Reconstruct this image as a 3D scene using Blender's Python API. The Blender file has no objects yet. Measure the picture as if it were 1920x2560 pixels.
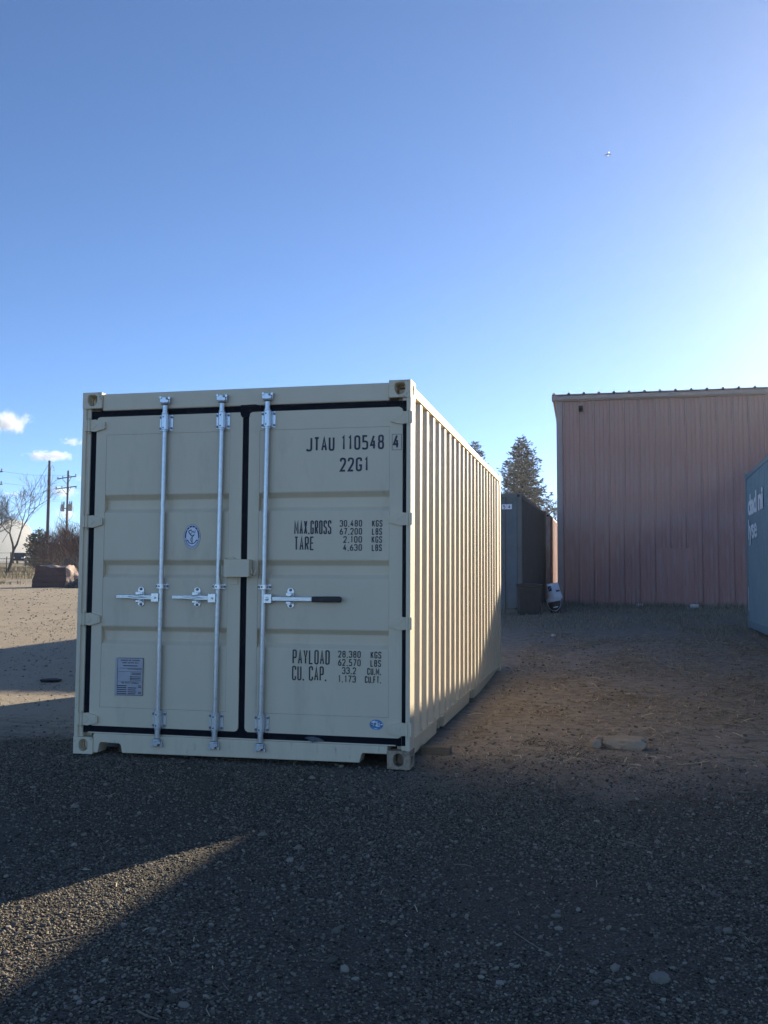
import bpy, bmesh, math, random
import numpy as np
from mathutils import Vector, Matrix, noise
R = math.radians
random.seed(7)
sc = bpy.context.scene
COL = sc.collection

# ------------------------------------------------------------------ camera
cd = bpy.data.cameras.new('camera'); cam = bpy.data.objects.new('camera', cd); COL.objects.link(cam)
yaw, pitch, roll = -0.22132, 0.07108, 0.005456
fw = Vector((math.sin(yaw)*math.cos(pitch), math.cos(yaw)*math.cos(pitch), math.sin(pitch)))
r0 = Vector((math.cos(yaw), -math.sin(yaw), 0)); u0 = r0.cross(fw)
rr = r0*math.cos(roll)+u0*math.sin(roll); uu = -r0*math.sin(roll)+u0*math.cos(roll)
m = Matrix((rr, uu, -fw)).transposed().to_4x4(); m.translation = (1.22, -6.2263, 1.2416)
cam.matrix_world = m
cd.sensor_fit = 'VERTICAL'; cd.sensor_height = 36; cd.lens = 36*2381.8/2560
cd.clip_start = .05; cd.clip_end = 20000
sc.camera = cam

# ------------------------------------------------------------------ light
SUN_AZ, SUN_EL = R(25.7), R(18.1)
w = bpy.data.worlds.new('World'); sc.world = w; w.use_nodes = True
nt = w.node_tree; bg = nt.nodes['Background']
sky = nt.nodes.new('ShaderNodeTexSky'); sky.sky_type = 'NISHITA'; sky.sun_disc = False
sky.sun_elevation = SUN_EL; sky.sun_rotation = SUN_AZ
sky.altitude = 3000; sky.air_density = 0.8; sky.dust_density = 1.6; sky.ozone_density = 3.7
nt.links.new(sky.outputs[0], bg.inputs[0]); bg.inputs[1].default_value = 0.074
sd = bpy.data.lights.new('sun', 'SUN'); sun = bpy.data.objects.new('sun', sd); COL.objects.link(sun)
sd.energy = 3.7; sd.angle = R(0.53); sd.color = (1, .89, .70)
sdir = Vector((math.sin(SUN_AZ)*math.cos(SUN_EL), math.cos(SUN_AZ)*math.cos(SUN_EL), math.sin(SUN_EL)))
sun.rotation_euler = sdir.to_track_quat('Z', 'Y').to_euler(); sun.location = (10, 20, 12)
vs = sc.view_settings; vs.view_transform = 'Standard'; vs.look = 'None'; vs.gamma = 1; vs.use_curve_mapping = False
vs.exposure = 1.55
sc.render.engine = 'CYCLES'
sc.cycles.use_denoising = True
sc.cycles.max_bounces = 8; sc.cycles.diffuse_bounces = 4; sc.cycles.glossy_bounces = 3
sc.cycles.volume_bounces = 4; sc.cycles.transparent_max_bounces = 8
sc.cycles.caustics_reflective = False; sc.cycles.caustics_refractive = False

# ------------------------------------------------------------------ helpers
def interp(y, X, Z):
    if y <= X[0]: return Z[0]
    for i in range(len(X)-1):
        if y <= X[i+1]:
            t = (y-X[i])/(X[i+1]-X[i]); return Z[i]+(Z[i+1]-Z[i])*t
    return Z[-1]
GY = [-60, -1.5, 0, 4, 10.8, 13, 16, 22, 45, 75, 150, 3000]
RZ = [-.13, -.13, 0, .03, .33, .39, .52, .57, .95, 1.85, 3.6, 3.6+2850*.0245]
LZ = [-.13, -.13, 0, .03, .2, .26, .34, .5, .95, 1.85, 3.6, 3.6+2850*.0245]
def sstep(a, b, v):
    t = min(1, max(0, (v-a)/(b-a))); return t*t*(3-2*t)
def zg(x, y):
    t = sstep(-4, 0, x)
    v = (1-t)*interp(y, GY, LZ)+t*interp(y, GY, RZ)
    if -1.7 < y < .2: v = -.13*(1-sstep(-1.6, .1, y))
    return v
def zgn(x, y):
    d = math.hypot(x-1.2, y+6)
    a = .012 if d < 25 else .05
    inside = (-2.6 < x < .2 and -.25 < y < 6.3)
    k = .25 if inside else 1
    return zg(x, y)+k*a*(noise.noise((x*.9, y*.9, 0))*1.0+.5*noise.noise((x*2.7, y*2.7, 4))) - (.012 if inside else 0)

class MB:
    def __init__(s): s.v = []; s.f = []; s.g = []
    def add(s, vs, fs):
        n = len(s.v); s.g.append((n, len(s.f))); s.v += [tuple(p) for p in vs]; s.f += [tuple(i+n for i in q) for q in fs]; return s
    def box(s, a, b):
        x0, y0, z0 = a; x1, y1, z1 = b
        return s.add([(x0,y0,z0),(x1,y0,z0),(x1,y1,z0),(x0,y1,z0),(x0,y0,z1),(x1,y0,z1),(x1,y1,z1),(x0,y1,z1)],
                     [(0,3,2,1),(4,5,6,7),(0,1,5,4),(1,2,6,5),(2,3,7,6),(3,0,4,7)])
    def tube(s, pts, rads, n=8, cap=True, squash=None):
        pts = [Vector(p) for p in pts]
        if not hasattr(rads, '__len__'): rads = [rads]*len(pts)
        vs = []; ref = None
        for i, p in enumerate(pts):
            d = (pts[min(i+1, len(pts)-1)]-pts[max(i-1, 0)]).normalized()
            if ref is None: ref = Vector((0, 0, 1)) if abs(d.z) < .9 else Vector((1, 0, 0))
            a = d.cross(ref).normalized(); b = d.cross(a).normalized(); ref = b.cross(d)*1.0 if False else ref
            for k in range(n):
                t = 2*math.pi*k/n; vs.append(p+(a*math.cos(t)+b*math.sin(t))*rads[i])
        fs = []
        for i in range(len(pts)-1):
            for k in range(n):
                k2 = (k+1) % n; fs.append((i*n+k, i*n+k2, (i+1)*n+k2, (i+1)*n+k))
        if cap:
            fs.append(tuple(range(n))[::-1]); fs.append(tuple((len(pts)-1)*n+k for k in range(n)))
        return s.add(vs, fs)
    def prism(s, poly, axis, a, b):
        # poly: 2D outline, extruded along axis from a to b
        def P(q, t):
            if axis == 'x': return (t, q[0], q[1])
            if axis == 'y': return (q[0], t, q[1])
            return (q[0], q[1], t)
        n = len(poly)
        return s.add([P(q, a) for q in poly]+[P(q, b) for q in poly],
                     [tuple(range(n))[::-1], tuple(range(n, 2*n))]+[(i, (i+1) % n, n+(i+1) % n, n+i) for i in range(n)])
    def lathe(s, prof, n=20, M=None, cap=True):
        vs = []
        for r, z in prof:
            for k in range(n):
                t = 2*math.pi*k/n; vs.append(Vector((r*math.cos(t), r*math.sin(t), z)))
        if M: vs = [M @ v for v in vs]
        fs = [(i*n+k, i*n+(k+1) % n, (i+1)*n+(k+1) % n, (i+1)*n+k) for i in range(len(prof)-1) for k in range(n)]
        if cap: fs += [tuple(range(n))[::-1], tuple((len(prof)-1)*n+k for k in range(n))]
        return s.add(vs, fs)
def fixn(me):
    b = bmesh.new(); b.from_mesh(me); bmesh.ops.recalc_face_normals(b, faces=b.faces); b.to_mesh(me); b.free()
def obj(name, mb, mt, parent=None, smooth=False, bevel=0, loc=None, fix=True):
    me = bpy.data.meshes.new(name); me.from_pydata(mb.v, [], mb.f)
    if fix: fixn(me)
    if mt: me.materials.append(mt)
    if smooth:
        me.polygons.foreach_set('use_smooth', [True]*len(me.polygons))
        try: me.set_sharp_from_angle(angle=R(38))
        except Exception: pass
    o = bpy.data.objects.new(name, me); COL.objects.link(o)
    if parent: o.parent = parent
    if loc: o.location = loc
    if bevel:
        b = o.modifiers.new('bevel', 'BEVEL'); b.width = bevel; b.segments = 2; b.limit_method = 'ANGLE'; b.angle_limit = R(35)
    return o
def each(name, mb, mt, parent, **kw):
    """every added shape becomes an object of its own"""
    g = mb.g+[(len(mb.v), len(mb.f))]
    for (v0, f0), (v1, f1) in zip(g, g[1:]):
        q = MB(); q.v = mb.v[v0:v1]; q.f = [tuple(i-v0 for i in f) for f in mb.f[f0:f1]]; obj(name, q, mt, parent, **kw)
def share(name, src, parent, loc=(0, 0, 0), rot=None, scale=None):
    o = src.copy(); o.name = name; COL.objects.link(o); o.parent = parent; o.location = loc
    if rot: o.rotation_euler = rot
    if scale: o.scale = scale
    return o
def tag(o, label, cat, group=None, kind=None):
    o['label'] = label; o['category'] = cat
    if group: o['group'] = group
    if kind: o['kind'] = kind
    return o
def thing(name, label, cat, loc=(0, 0, 0), rz=0, group=None):
    o = bpy.data.objects.new(name, None); COL.objects.link(o); o.location = loc; o.rotation_euler = (0, 0, rz)
    o.empty_display_size = .2
    return tag(o, label, cat, group)

# ------------------------------------------------------------------ materials
def pbr(name, col, rough=.5, metal=0, var=.08, vs=3, bump=0, bs=60, spots=None, stretch=None, island=0, spec=.5):
    mt = bpy.data.materials.new(name); mt.use_nodes = True; n = mt.node_tree; N = n.nodes; L = n.links
    p = N['Principled BSDF']; p.inputs['Roughness'].default_value = rough; p.inputs['Metallic'].default_value = metal
    p.inputs['Specular IOR Level'].default_value = spec
    tc = N.new('ShaderNodeTexCoord'); mp = N.new('ShaderNodeMapping'); L.new(tc.outputs['Object'], mp.inputs[0])
    if stretch: mp.inputs['Scale'].default_value = stretch
    nz = N.new('ShaderNodeTexNoise'); nz.inputs['Scale'].default_value = vs; nz.inputs['Detail'].default_value = 6; nz.inputs['Roughness'].default_value = .65
    L.new(mp.outputs[0], nz.inputs[0])
    mr = N.new('ShaderNodeMapRange'); mr.inputs[1].default_value = .3; mr.inputs[2].default_value = .7
    mr.inputs[3].default_value = 1-var; mr.inputs[4].default_value = 1+var; L.new(nz.outputs[0], mr.inputs[0])
    hs = N.new('ShaderNodeHueSaturation'); hs.inputs['Color'].default_value = (*col, 1); L.new(mr.outputs[0], hs.inputs['Value'])
    out = hs.outputs[0]
    if island:
        g = N.new('ShaderNodeNewGeometry'); m2 = N.new('ShaderNodeMapRange'); m2.inputs[3].default_value = 1-island; m2.inputs[4].default_value = 1+island*1.3
        L.new(g.outputs['Random Per Island'], m2.inputs[0])
        h2 = N.new('ShaderNodeHueSaturation'); L.new(out, h2.inputs['Color']); L.new(m2.outputs[0], h2.inputs['Value'])
        mh = N.new('ShaderNodeMapRange'); mh.inputs[3].default_value = .48; mh.inputs[4].default_value = .53
        wn = N.new('ShaderNodeTexWhiteNoise'); wn.noise_dimensions = '1D'; L.new(g.outputs['Random Per Island'], wn.inputs['W']); L.new(wn.outputs[0], mh.inputs[0]); L.new(mh.outputs[0], h2.inputs['Hue'])
        out = h2.outputs[0]
    if spots:
        # spots: list of (colour, scale, low, high, amount)
        for c, s, lo, hi, am in spots:
            q = N.new('ShaderNodeTexNoise'); q.inputs['Scale'].default_value = s; q.inputs['Detail'].default_value = 8; q.inputs['Roughness'].default_value = .7
            L.new(mp.outputs[0], q.inputs[0])
            k = N.new('ShaderNodeMapRange'); k.inputs[1].default_value = lo; k.inputs[2].default_value = hi; k.inputs[4].default_value = am
            L.new(q.outputs[0], k.inputs[0])
            mx = N.new('ShaderNodeMix'); mx.data_type = 'RGBA'; L.new(k.outputs[0], mx.inputs[0]); L.new(out, mx.inputs[6]); mx.inputs[7].default_value = (*c, 1)
            out = mx.outputs[2]
    L.new(out, p.inputs['Base Color'])
    if bump:
        b = N.new('ShaderNodeTexNoise'); b.inputs['Scale'].default_value = bs; b.inputs['Detail'].default_value = 5; L.new(mp.outputs[0], b.inputs[0])
        bn = N.new('ShaderNodeBump'); bn.inputs['Strength'].default_value = bump; bn.inputs['Distance'].default_value = .01
        L.new(b.outputs[0], bn.inputs['Height']); L.new(bn.outputs[0], p.inputs['Normal'])
    return mt
CREAM = (.78, .645, .455)
M_cream = pbr('cream_paint', CREAM, .46, 0, .05, 1.3, .06, 9, [((.42, .34, .24), 2.2, .56, .74, .32), ((.34, .27, .19), 9, .66, .76, .35), ((.16, .10, .06), 26, .72, .76, .6)], stretch=(1.6, 1.6, .55))
M_cream_worn = pbr('cream_paint_worn', CREAM, .5, 0, .08, 6, .08, 30, [((.25, .17, .11), 9, .55, .68, .75), ((.07, .04, .03), 14, .60, .66, .85)])
M_cream_post = pbr('cream_paint_post', CREAM, .45, 0, .05, 4, .05, 30, [((.20, .15, .12), 6, .60, .70, .55)], stretch=(3, 3, .8))
M_rust = pbr('rusty_casting', (.44, .33, .225), .75, 0, .25, 14, .3, 60, [((.12, .07, .048), 9, .48, .62, .9), (CREAM, 10, .58, .66, .7)])
M_rubber = pbr('dark_gasket', (.006, .008, .014), .8, 0, .2, 8, .05, 60, spec=.2)
M_zinc = pbr('galvanised_steel', (.62, .65, .68), .34, .85, .10, 30, .06, 120, [((.40, .40, .38), 40, .55, .7, .6)])
M_bolt = pbr('bolt_steel', (.20, .21, .23), .45, .8, .2, 30)
M_zinc_b = pbr('galvanised_bright', (.70, .72, .75), .3, .85, .06, 25, .03, 90)
M_black = pbr('black_grip', (.015, .015, .017), .5, 0, .2, 10)
M_dark = pbr('dark_cavity', (.02, .02, .02), .9)
M_ink = pbr('navy_lettering', (.014, .02, .045), .5, 0, .25, 12)
M_ink2 = pbr('grey_lettering', (.03, .033, .04), .55, 0, .45, 10)
M_white = pbr('white_vinyl', (.86, .88, .95), .4, 0, .05, 12)
M_navy = pbr('navy_vinyl', (.012, .025, .085), .4)
M_plate = pbr('placard_metal', (.40, .40, .44), .35, .3, .08, 12)
M_blue = pbr('sky_blue_vinyl', (.10, .28, .52), .4)
M_wood = pbr('weathered_timber', (.20, .155, .105), .85, 0, .3, 6, .4, 40, stretch=(1, 12, 12))
M_stone = pbr('pale_stone', (.33, .265, .19), .9, 0, .2, 9, .6, 40)
M_scuff = pbr('scuffed_rubber', (.10, .11, .135), .6, 0, .5, 22)

# ------------------------------------------------------------------ ground
def graded(a, b, fine0, fine1, step, grow=1.13):
    xs = []; x = fine0
    while x < fine1: xs.append(x); x += step
    xs.append(fine1)
    s = step; x = fine1
    while x < b: s = min(s*grow, 40); x += s; xs.append(x)
    s = step; x = fine0; left = []
    while x > a: s = min(s*grow, 40); x -= s; left.append(x)
    return left[::-1]+xs
XS = graded(-520, 420, -9, 7, .1); YS = graded(-60, 640, -5, 21, .1)
gm = MB()
for y in YS:
    for x in XS: gm.v.append((x, y, zgn(x, y)))
nx = len(XS)
for j in range(len(YS)-1):
    for i in range(nx-1): gm.f.append((j*nx+i, j*nx+i+1, (j+1)*nx+i+1, (j+1)*nx+i))
def ground_mat():
    mt = bpy.data.materials.new('ground_dirt_and_millings'); mt.use_nodes = True; n = mt.node_tree; N = n.nodes; L = n.links
    p = N['Principled BSDF']; p.inputs['Roughness'].default_value = .95; p.inputs['Specular IOR Level'].default_value = .25
    g = N.new('ShaderNodeNewGeometry'); sx = N.new('ShaderNodeSeparateXYZ'); L.new(g.outputs['Position'], sx.inputs[0])
    def nz(s, det=6, rough=.6):
        q = N.new('ShaderNodeTexNoise'); q.inputs['Scale'].default_value = s; q.inputs['Detail'].default_value = det; q.inputs['Roughness'].default_value = rough
        L.new(g.outputs['Position'], q.inputs[0]); return q.outputs[0]
    def rng(v, a, b, c=0, d=1, clamp=True):
        q = N.new('ShaderNodeMapRange'); q.inputs[1].default_value = a; q.inputs[2].default_value = b; q.inputs[3].default_value = c; q.inputs[4].default_value = d
        q.clamp = clamp; L.new(v, q.inputs[0]); return q.outputs[0]
    def math_(op, a, b):
        q = N.new('ShaderNodeMath'); q.operation = op
        for i, v in enumerate((a, b)):
            if hasattr(v, 'links'): L.new(v, q.inputs[i])
            else: q.inputs[i].default_value = v
        return q.outputs[0]
    def mix(f, a, b):
        q = N.new('ShaderNodeMix'); q.data_type = 'RGBA'
        if hasattr(f, 'links'): L.new(f, q.inputs[0])
        else: q.inputs[0].default_value = f
        for i, v in ((6, a), (7, b)):
            if hasattr(v, 'links'): L.new(v, q.inputs[i])
            else: q.inputs[i].default_value = (*v, 1)
        return q.outputs[2]
    fine = nz(90, 4, .7); mid = nz(9); big = nz(1.1); huge = nz(.25)
    # dark millings: black and grey grains
    mill = mix(rng(fine, .35, .7), (.046, .039, .030), (.18, .15, .115))
    mill = mix(rng(mid, .5, .75, 0, .45), mill, (.145, .12, .092))
    # brown dirt, tan dirt to the left
    brown = mix(rng(fine, .3, .7), (.215, .185, .148), (.44, .375, .30))
    brown = mix(rng(mid, .45, .7, 0, .75), brown, (.12, .102, .075))
    tan = mix(rng(fine, .3, .7), (.27, .215, .15), (.47, .385, .275))
    tan = mix(rng(big, .45, .75, 0, .55), tan, (.40, .345, .265))
    leftm = rng(math_('ADD', sx.outputs[0], math_('MULTIPLY', big, 1.5)), -2.2, -.6, 1, 0)
    dirt = mix(leftm, brown, tan)
    grassy = mix(rng(fine, .3, .7), (.15, .13, .098), (.29, .25, .19))
    gy = math_('ADD', sx.outputs[1], math_('MULTIPLY', math_('SUBTRACT', mid, .5), 6))
    gmask = math_('MULTIPLY', rng(gy, 9.5, 12.5), rng(sx.outputs[0], -4.5, -3, 0, 1))
    dirt = mix(math_('MULTIPLY', gmask, .9), dirt, grassy)
    # field beyond the yard: dry grass
    dry = mix(rng(mid, .3, .7), (.19, .15, .085), (.33, .26, .16))
    dirt = mix(rng(sx.outputs[1], 47, 56), dirt, dry)
    gr = math_('ADD', sx.outputs[1], math_('ADD', math_('MULTIPLY', math_('SUBTRACT', big, .5), 2.2), math_('MULTIPLY', math_('SUBTRACT', mid, .5), 2.4)))
    edge = math_('SUBTRACT', gr, math_('MULTIPLY', leftm, .6))
    gravelmask = rng(edge, -.5, .7, 1, 0)
    col = mix(gravelmask, dirt, mill)
    L.new(col, p.inputs['Base Color'])
    bh = math_('ADD', math_('MULTIPLY', nz(55, 3, .7), 1.0), math_('MULTIPLY', nz(14, 4), 1.2))
    bn = N.new('ShaderNodeBump'); bn.inputs['Strength'].default_value = .9; bn.inputs['Distance'].default_value = .02
    L.new(bh, bn.inputs['Height']); L.new(bn.outputs[0], p.inputs['Normal'])
    return mt
M_ground = ground_mat()
ground = obj('ground', gm, M_ground, smooth=True, fix=False)
ground['kind'] = 'structure'; ground['label'] = 'bare yard ground of dark gravel, brown dirt and tan dirt'

# ------------------------------------------------------------------ stroke lettering
G = {
 'A': [[(0,0,0),(.5,1,0),(1,0,0)], [(.19,.3,0),(.81,.3,0)]],
 'B': [[(0,0),(0,1)], [(0,1,0),(.95,1),(.95,.53),(0,.53,0)], [(0,.53,0),(1,.53),(1,0),(0,0,0)]],
 'C': [[(1,.74),(1,1),(0,1),(0,0),(1,0),(1,.26)]],
 'D': [[(0,0),(0,1)], [(0,1,0),(1,1),(1,0),(0,0,0)]],
 'E': [[(1,1),(0,1,0),(0,0,0),(1,0)], [(0,.52),(.85,.52)]],
 'F': [[(1,1),(0,1,0),(0,0)], [(0,.52),(.85,.52)]],
 'G': [[(1,.76),(1,1),(0,1),(0,0),(1,0),(1,.42,0),(.55,.42)]],
 'H': [[(0,0),(0,1)], [(1,0),(1,1)], [(0,.5),(1,.5)]],
 'I': [[(.5,0),(.5,1)]],
 'J': [[(1,1),(1,0),(0,0),(-.1,.12)]],
 'K': [[(0,0),(0,1)], [(1,1),(.05,.4)], [(.36,.6),(1,0)]],
 'L': [[(0,1),(0,0,0),(1,0)]],
 'M': [[(0,0),(0,1,0),(.5,.25,0),(1,1,0),(1,0)]],
 'N': [[(0,0),(0,1,0),(1,0,0),(1,1)]],
 'O': [[(0,0),(0,1),(1,1),(1,0),'c']], '0': [[(0,0),(0,1),(1,1),(1,0),'c']],
 'P': [[(0,0),(0,1)], [(0,1,0),(1,1),(1,.44),(0,.44,0)]],
 'R': [[(0,0),(0,1)], [(0,1,0),(1,1),(1,.46),(0,.46,0)], [(.45,.46),(1,0)]],
 'S': [[(1,.78),(1,1),(0,1),(0,.56),(1,.45),(1,0),(0,0),(0,.22)]],
 'T': [[(0,1),(1,1)], [(.5,1),(.5,0)]],
 'U': [[(0,1),(0,0),(1,0),(1,1)]], 'V': [[(0,1),(.5,0,0),(1,1)]],
 'X': [[(0,1),(1,0)], [(1,1),(0,0)]], 'Y': [[(0,1),(.5,.42,0),(1,1)], [(.5,.42),(.5,0)]],
 '1': [[(.25,.86),(.62,1,0),(.62,0)]],
 '2': [[(0,.76),(0,1),(1,1),(1,.62),(0,0,0),(1,0)]],
 '3': [[(0,.8),(0,1),(1,1),(1,.53),(.4,.53)], [(.4,.53),(1,.53),(1,0),(0,0),(0,.2)]],
 '4': [[(.68,1),(0,.27,0),(1,.27)], [(.72,.62),(.72,0)]],
 '5': [[(.95,1),(.06,1,0),(.06,.57,0),(1,.57),(1,0),(0,0),(-.03,.1)]],
 '6': [[(.75,1),(0,.5),(0,0),(1,0),(1,.54),(.06,.54)]],
 '7': [[(0,1),(1,1,0),(.35,0)]],
 '8': [[(.05,.53),(.05,1),(.95,1),(.95,.53),'c'], [(0,.53),(0,0),(1,0),(1,.53),'c']],
 '.': [[(.42,0),(.42,.04)]], ',': [[(.5,.05),(.35,-.12)]], '-': [[(.1,.5),(.9,.5)]],
}
NARROW = {'M': 1.3, '.': .35, ',': .45, 'I': .4, '1': .8, ' ': .6}
def fillet(pts, rad, closed):
    out = []; n = len(pts)
    for i, p in enumerate(pts):
        P = Vector(p[:2]); k = p[2] if len(p) > 2 else 1
        if (not closed and i in (0, n-1)) or k == 0: out.append(P); continue
        A = Vector(pts[i-1][:2]); B = Vector(pts[(i+1) % n][:2])
        a = (A-P); b = (B-P); r = min(rad, a.length*.49, b.length*.49)
        p0 = P+a.normalized()*r; p2 = P+b.normalized()*r
        for s in range(5):
            t = s/4; out.append(p0*(1-t)**2*1+P*(2*t*(1-t))+p2*t*t)
    res = [out[0]]
    for q in out[1:]:
        if (q-res[-1]).length > 1e-5: res.append(q)
    if closed and (res[0]-res[-1]).length < 1e-5: res.pop()
    return res
def ribbon(mb, pts, t, closed, put, d):
    n = len(pts); L_ = []; R_ = []
    for i in range(n):
        if closed: a = (pts[i]-pts[i-1]).normalized(); b = (pts[(i+1) % n]-pts[i]).normalized()
        else:
            a = (pts[i]-pts[max(i-1, 0)]); b = (pts[min(i+1, n-1)]-pts[i])
            if a.length < 1e-9: a = b
            if b.length < 1e-9: b = a
            a = a.normalized(); b = b.normalized()
        na = Vector((-a.y, a.x)); nb = Vector((-b.y, b.x)); mm = na+nb
        if mm.length < 1e-6: mm = na
        mm.normalize(); k = t/2/max(.45, mm.dot(na))
        L_.append(pts[i]+mm*k); R_.append(pts[i]-mm*k)
    vs = [put(q, d) for q in L_]+[put(q, d) for q in R_]
    m_ = n if closed else n-1
    mb.add(vs, [(i, n+i, n+(i+1) % n, (i+1) % n) for i in range(m_)])
def text(mb, s, x0, z0, x1, h, t, put, gap=.28, fr=.5, fixed=None):
    """stroke text between x0 and x1 with cap height h and stroke t"""
    ws = [NARROW.get(c, 1) for c in s]
    tot = sum(ws)+gap*(len(s)-1); unit = (x1-x0)/tot; x = x0; lay = 0
    for c, q in zip(s, ws):
        wd = unit*q
        for k, st in enumerate(G.get(c, [])):
            cl = st[-1] == 'c'; pp = st[:-1] if cl else st
            iw = max(wd-t, 1e-4)
            if c in '.,': loc = [(x+wd/2+(p[0]-.42)*h*.3, z0+t*.0+(p[1])*h*.9+(t/2 if c == ',' else 0)) for p in pp]
            else: loc = [(x+t/2+p[0]*iw, z0+t/2+p[1]*(h-t)) + tuple(p[2:]) for p in pp]
            if c == '.': loc = [(loc[0][0], z0), (loc[0][0], z0+t*1.15)]
            ribbon(mb, fillet(loc, fr*iw, cl), t*(1.1 if c in '.,' else 1), cl, put, k*.00025)
        x += wd+unit*gap

# ------------------------------------------------------------------ the cream container
W, Lc, H = 2.438, 6.058, 2.591
cont = thing('shipping_container', 'cream steel shipping container with closed double doors and three galvanised locking bars', 'shipping container')
DY = .022                                   # door face behind the corner castings
kx = lambda x, y: 1.22+(x-1.22)*(6.2263+y)/6.2263
kz = lambda z, y: 1.2416+(z-1.2416)*(6.2263+y)/6.2263
def ring_face(mb, cx, cz, hw, hh, rx, rz, put, depth, shield=False, N=28):
    angs = sorted(set([2*math.pi*k/N for k in range(N)]+[math.atan2(sz*hh, sx*hw) % (2*math.pi) for sx in (-1, 1) for sz in (-1, 1)]))
    o = []; q = []
    for a in angs:
        c, s = math.cos(a), math.sin(a)
        k = min(hw/abs(c) if abs(c) > 1e-9 else 9, hh/abs(s) if abs(s) > 1e-9 else 9); o.append((c*k, s*k))
        if shield:
            ex = .6 if s > 0 else 1.25
            q.append((rx*math.copysign(abs(c)**(.5 if s > 0 else .9), c), rz*math.copysign(abs(s)**(.45 if s > 0 else 1.0), s)))
        else:
            sl = rz-rx; q.append((rx*c, rx*s+math.copysign(sl, s) if abs(s) > 1e-6 else 0))
    n = len(angs)
    mb.add([put(cx+a, cz+b, 0) for a, b in o]+[put(cx+a, cz+b, 0) for a, b in q]+[put(cx+a*.97, cz+b*.97, depth) for a, b in q],
           [(i, (i+1) % n, n+(i+1) % n, n+i) for i in range(n)]+[(n+i, n+(i+1) % n, 2*n+(i+1) % n, 2*n+i) for i in range(n)])
def casting(xs, top, yfront, mt, name='corner_casting'):
    """xs: -1 left, +1 right;  yfront: 0 door end, Lc blind end"""
    mb = MB(); cw, dd, hh = .152, .172, .118
    xa, xb = (-W, -W+cw) if xs < 0 else (-cw, 0)
    z0, z1 = (H-hh, H) if top else (0, hh)
    s = 1 if yfront == 0 else -1; y0 = yfront; y1 = yfront+s*dd
    ring_face(mb, (xa+xb)/2, (z0+z1)/2, cw/2, hh/2, .034 if not top else .036, .042 if not top else .040, lambda x, z, d: (x, y0+s*d, z), .085, top)
    xo = xa if xs < 0 else xb; si = 1 if xs < 0 else -1
    ring_face(mb, (y0+y1)/2, (z0+z1)/2, dd/2, hh/2, .030, .040, lambda y, z, d: (xo+si*d, y, z), .05)
    xi = xb if xs < 0 else xa
    mb.add([(xi, y0, z0), (xi, y1, z0), (xi, y1, z1), (xi, y0, z1)], [(0, 1, 2, 3)])
    mb.add([(xa, y1, z0), (xb, y1, z0), (xb, y1, z1), (xa, y1, z1)], [(0, 1, 2, 3)])
    mb.add([(xa, y0, z0), (xb, y0, z0), (xb, y1, z0), (xa, y1, z0)], [(0, 1, 2, 3)])
    mb.add([(xa, y0, z1), (xb, y0, z1), (xb, y1, z1), (xa, y1, z1)], [(0, 1, 2, 3)])
    # solid core behind the slots
    cy0, cy1 = sorted((y0+s*.10, y1-s*.01))
    mb.box((xa+.045, cy0, z0+.01), (xb-.045, cy1, z1-.01))
    b = bmesh.new(); me = bpy.data.meshes.new(name); me.from_pydata(mb.v, [], mb.f); b.from_mesh(me)
    bmesh.ops.remove_doubles(b, verts=b.verts, dist=1e-5); bmesh.ops.recalc_face_normals(b, faces=b.faces); b.to_mesh(me); b.free()
    me.materials.append(mt); o = bpy.data.objects.new(name, me); COL.objects.link(o); o.parent = cont
    bv = o.modifiers.new('bevel', 'BEVEL'); bv.width = .007; bv.segments = 2; bv.limit_method = 'ANGLE'; bv.angle_limit = R(60)
    return o
for xs in (-1, 1):
    for tp in (0, 1):
        c = casting(xs, tp, 0, M_rust if (xs > 0 and not tp) else M_cream_worn)
        if xs > 0 and not tp: c['label'] = 'rusty worn corner casting'
        casting(xs, tp, Lc, M_cream_worn)
# corner posts at the door end: outer strip, step and inner strip
def post(xs):
    X = (lambda x: x) if xs < 0 else (lambda x: -W-x)
    pts = [(-W, .004), (-W+.030, .004), (-W+.030, .020), (-W+.060, .020), (-W+.060, .075), (-W+.10, .075), (-W+.10, .16), (-W, .16)]
    return obj('corner_post', MB().prism([(X(a), b) for a, b in pts], 'z', .118, H-.118), M_cream_post, cont, bevel=.004)
post(-1); post(1)
for x in (-W, -.11): obj('corner_post', MB().box((x, Lc-.15, .118), (x+.11, Lc-.004, H-.118)), M_cream, cont, bevel=.006)
# header and sill
obj('header', MB().box((-W+.152, .016, 2.455), (-.152, .10, H-.012)), M_cream, cont, bevel=.008)
sill = [(-W+.152, .145), (-W+.152, .012), (-2.250, .012), (-2.238, .074), (-2.226, .086), (-2.085, .082), (-2.074, .072), (-2.062, .018), (-.342, .030), (-.328, .082), (-.318, .094), (-.152, .094), (-.152, .145)]
obj('sill', MB().prism(sill, 'y', .006, .13), M_cream_post, cont, bevel=.004)
obj('sill_lip', MB().box((-W+.10, .0225, .146), (-.10, .12, .153)), M_cream, cont)
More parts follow.
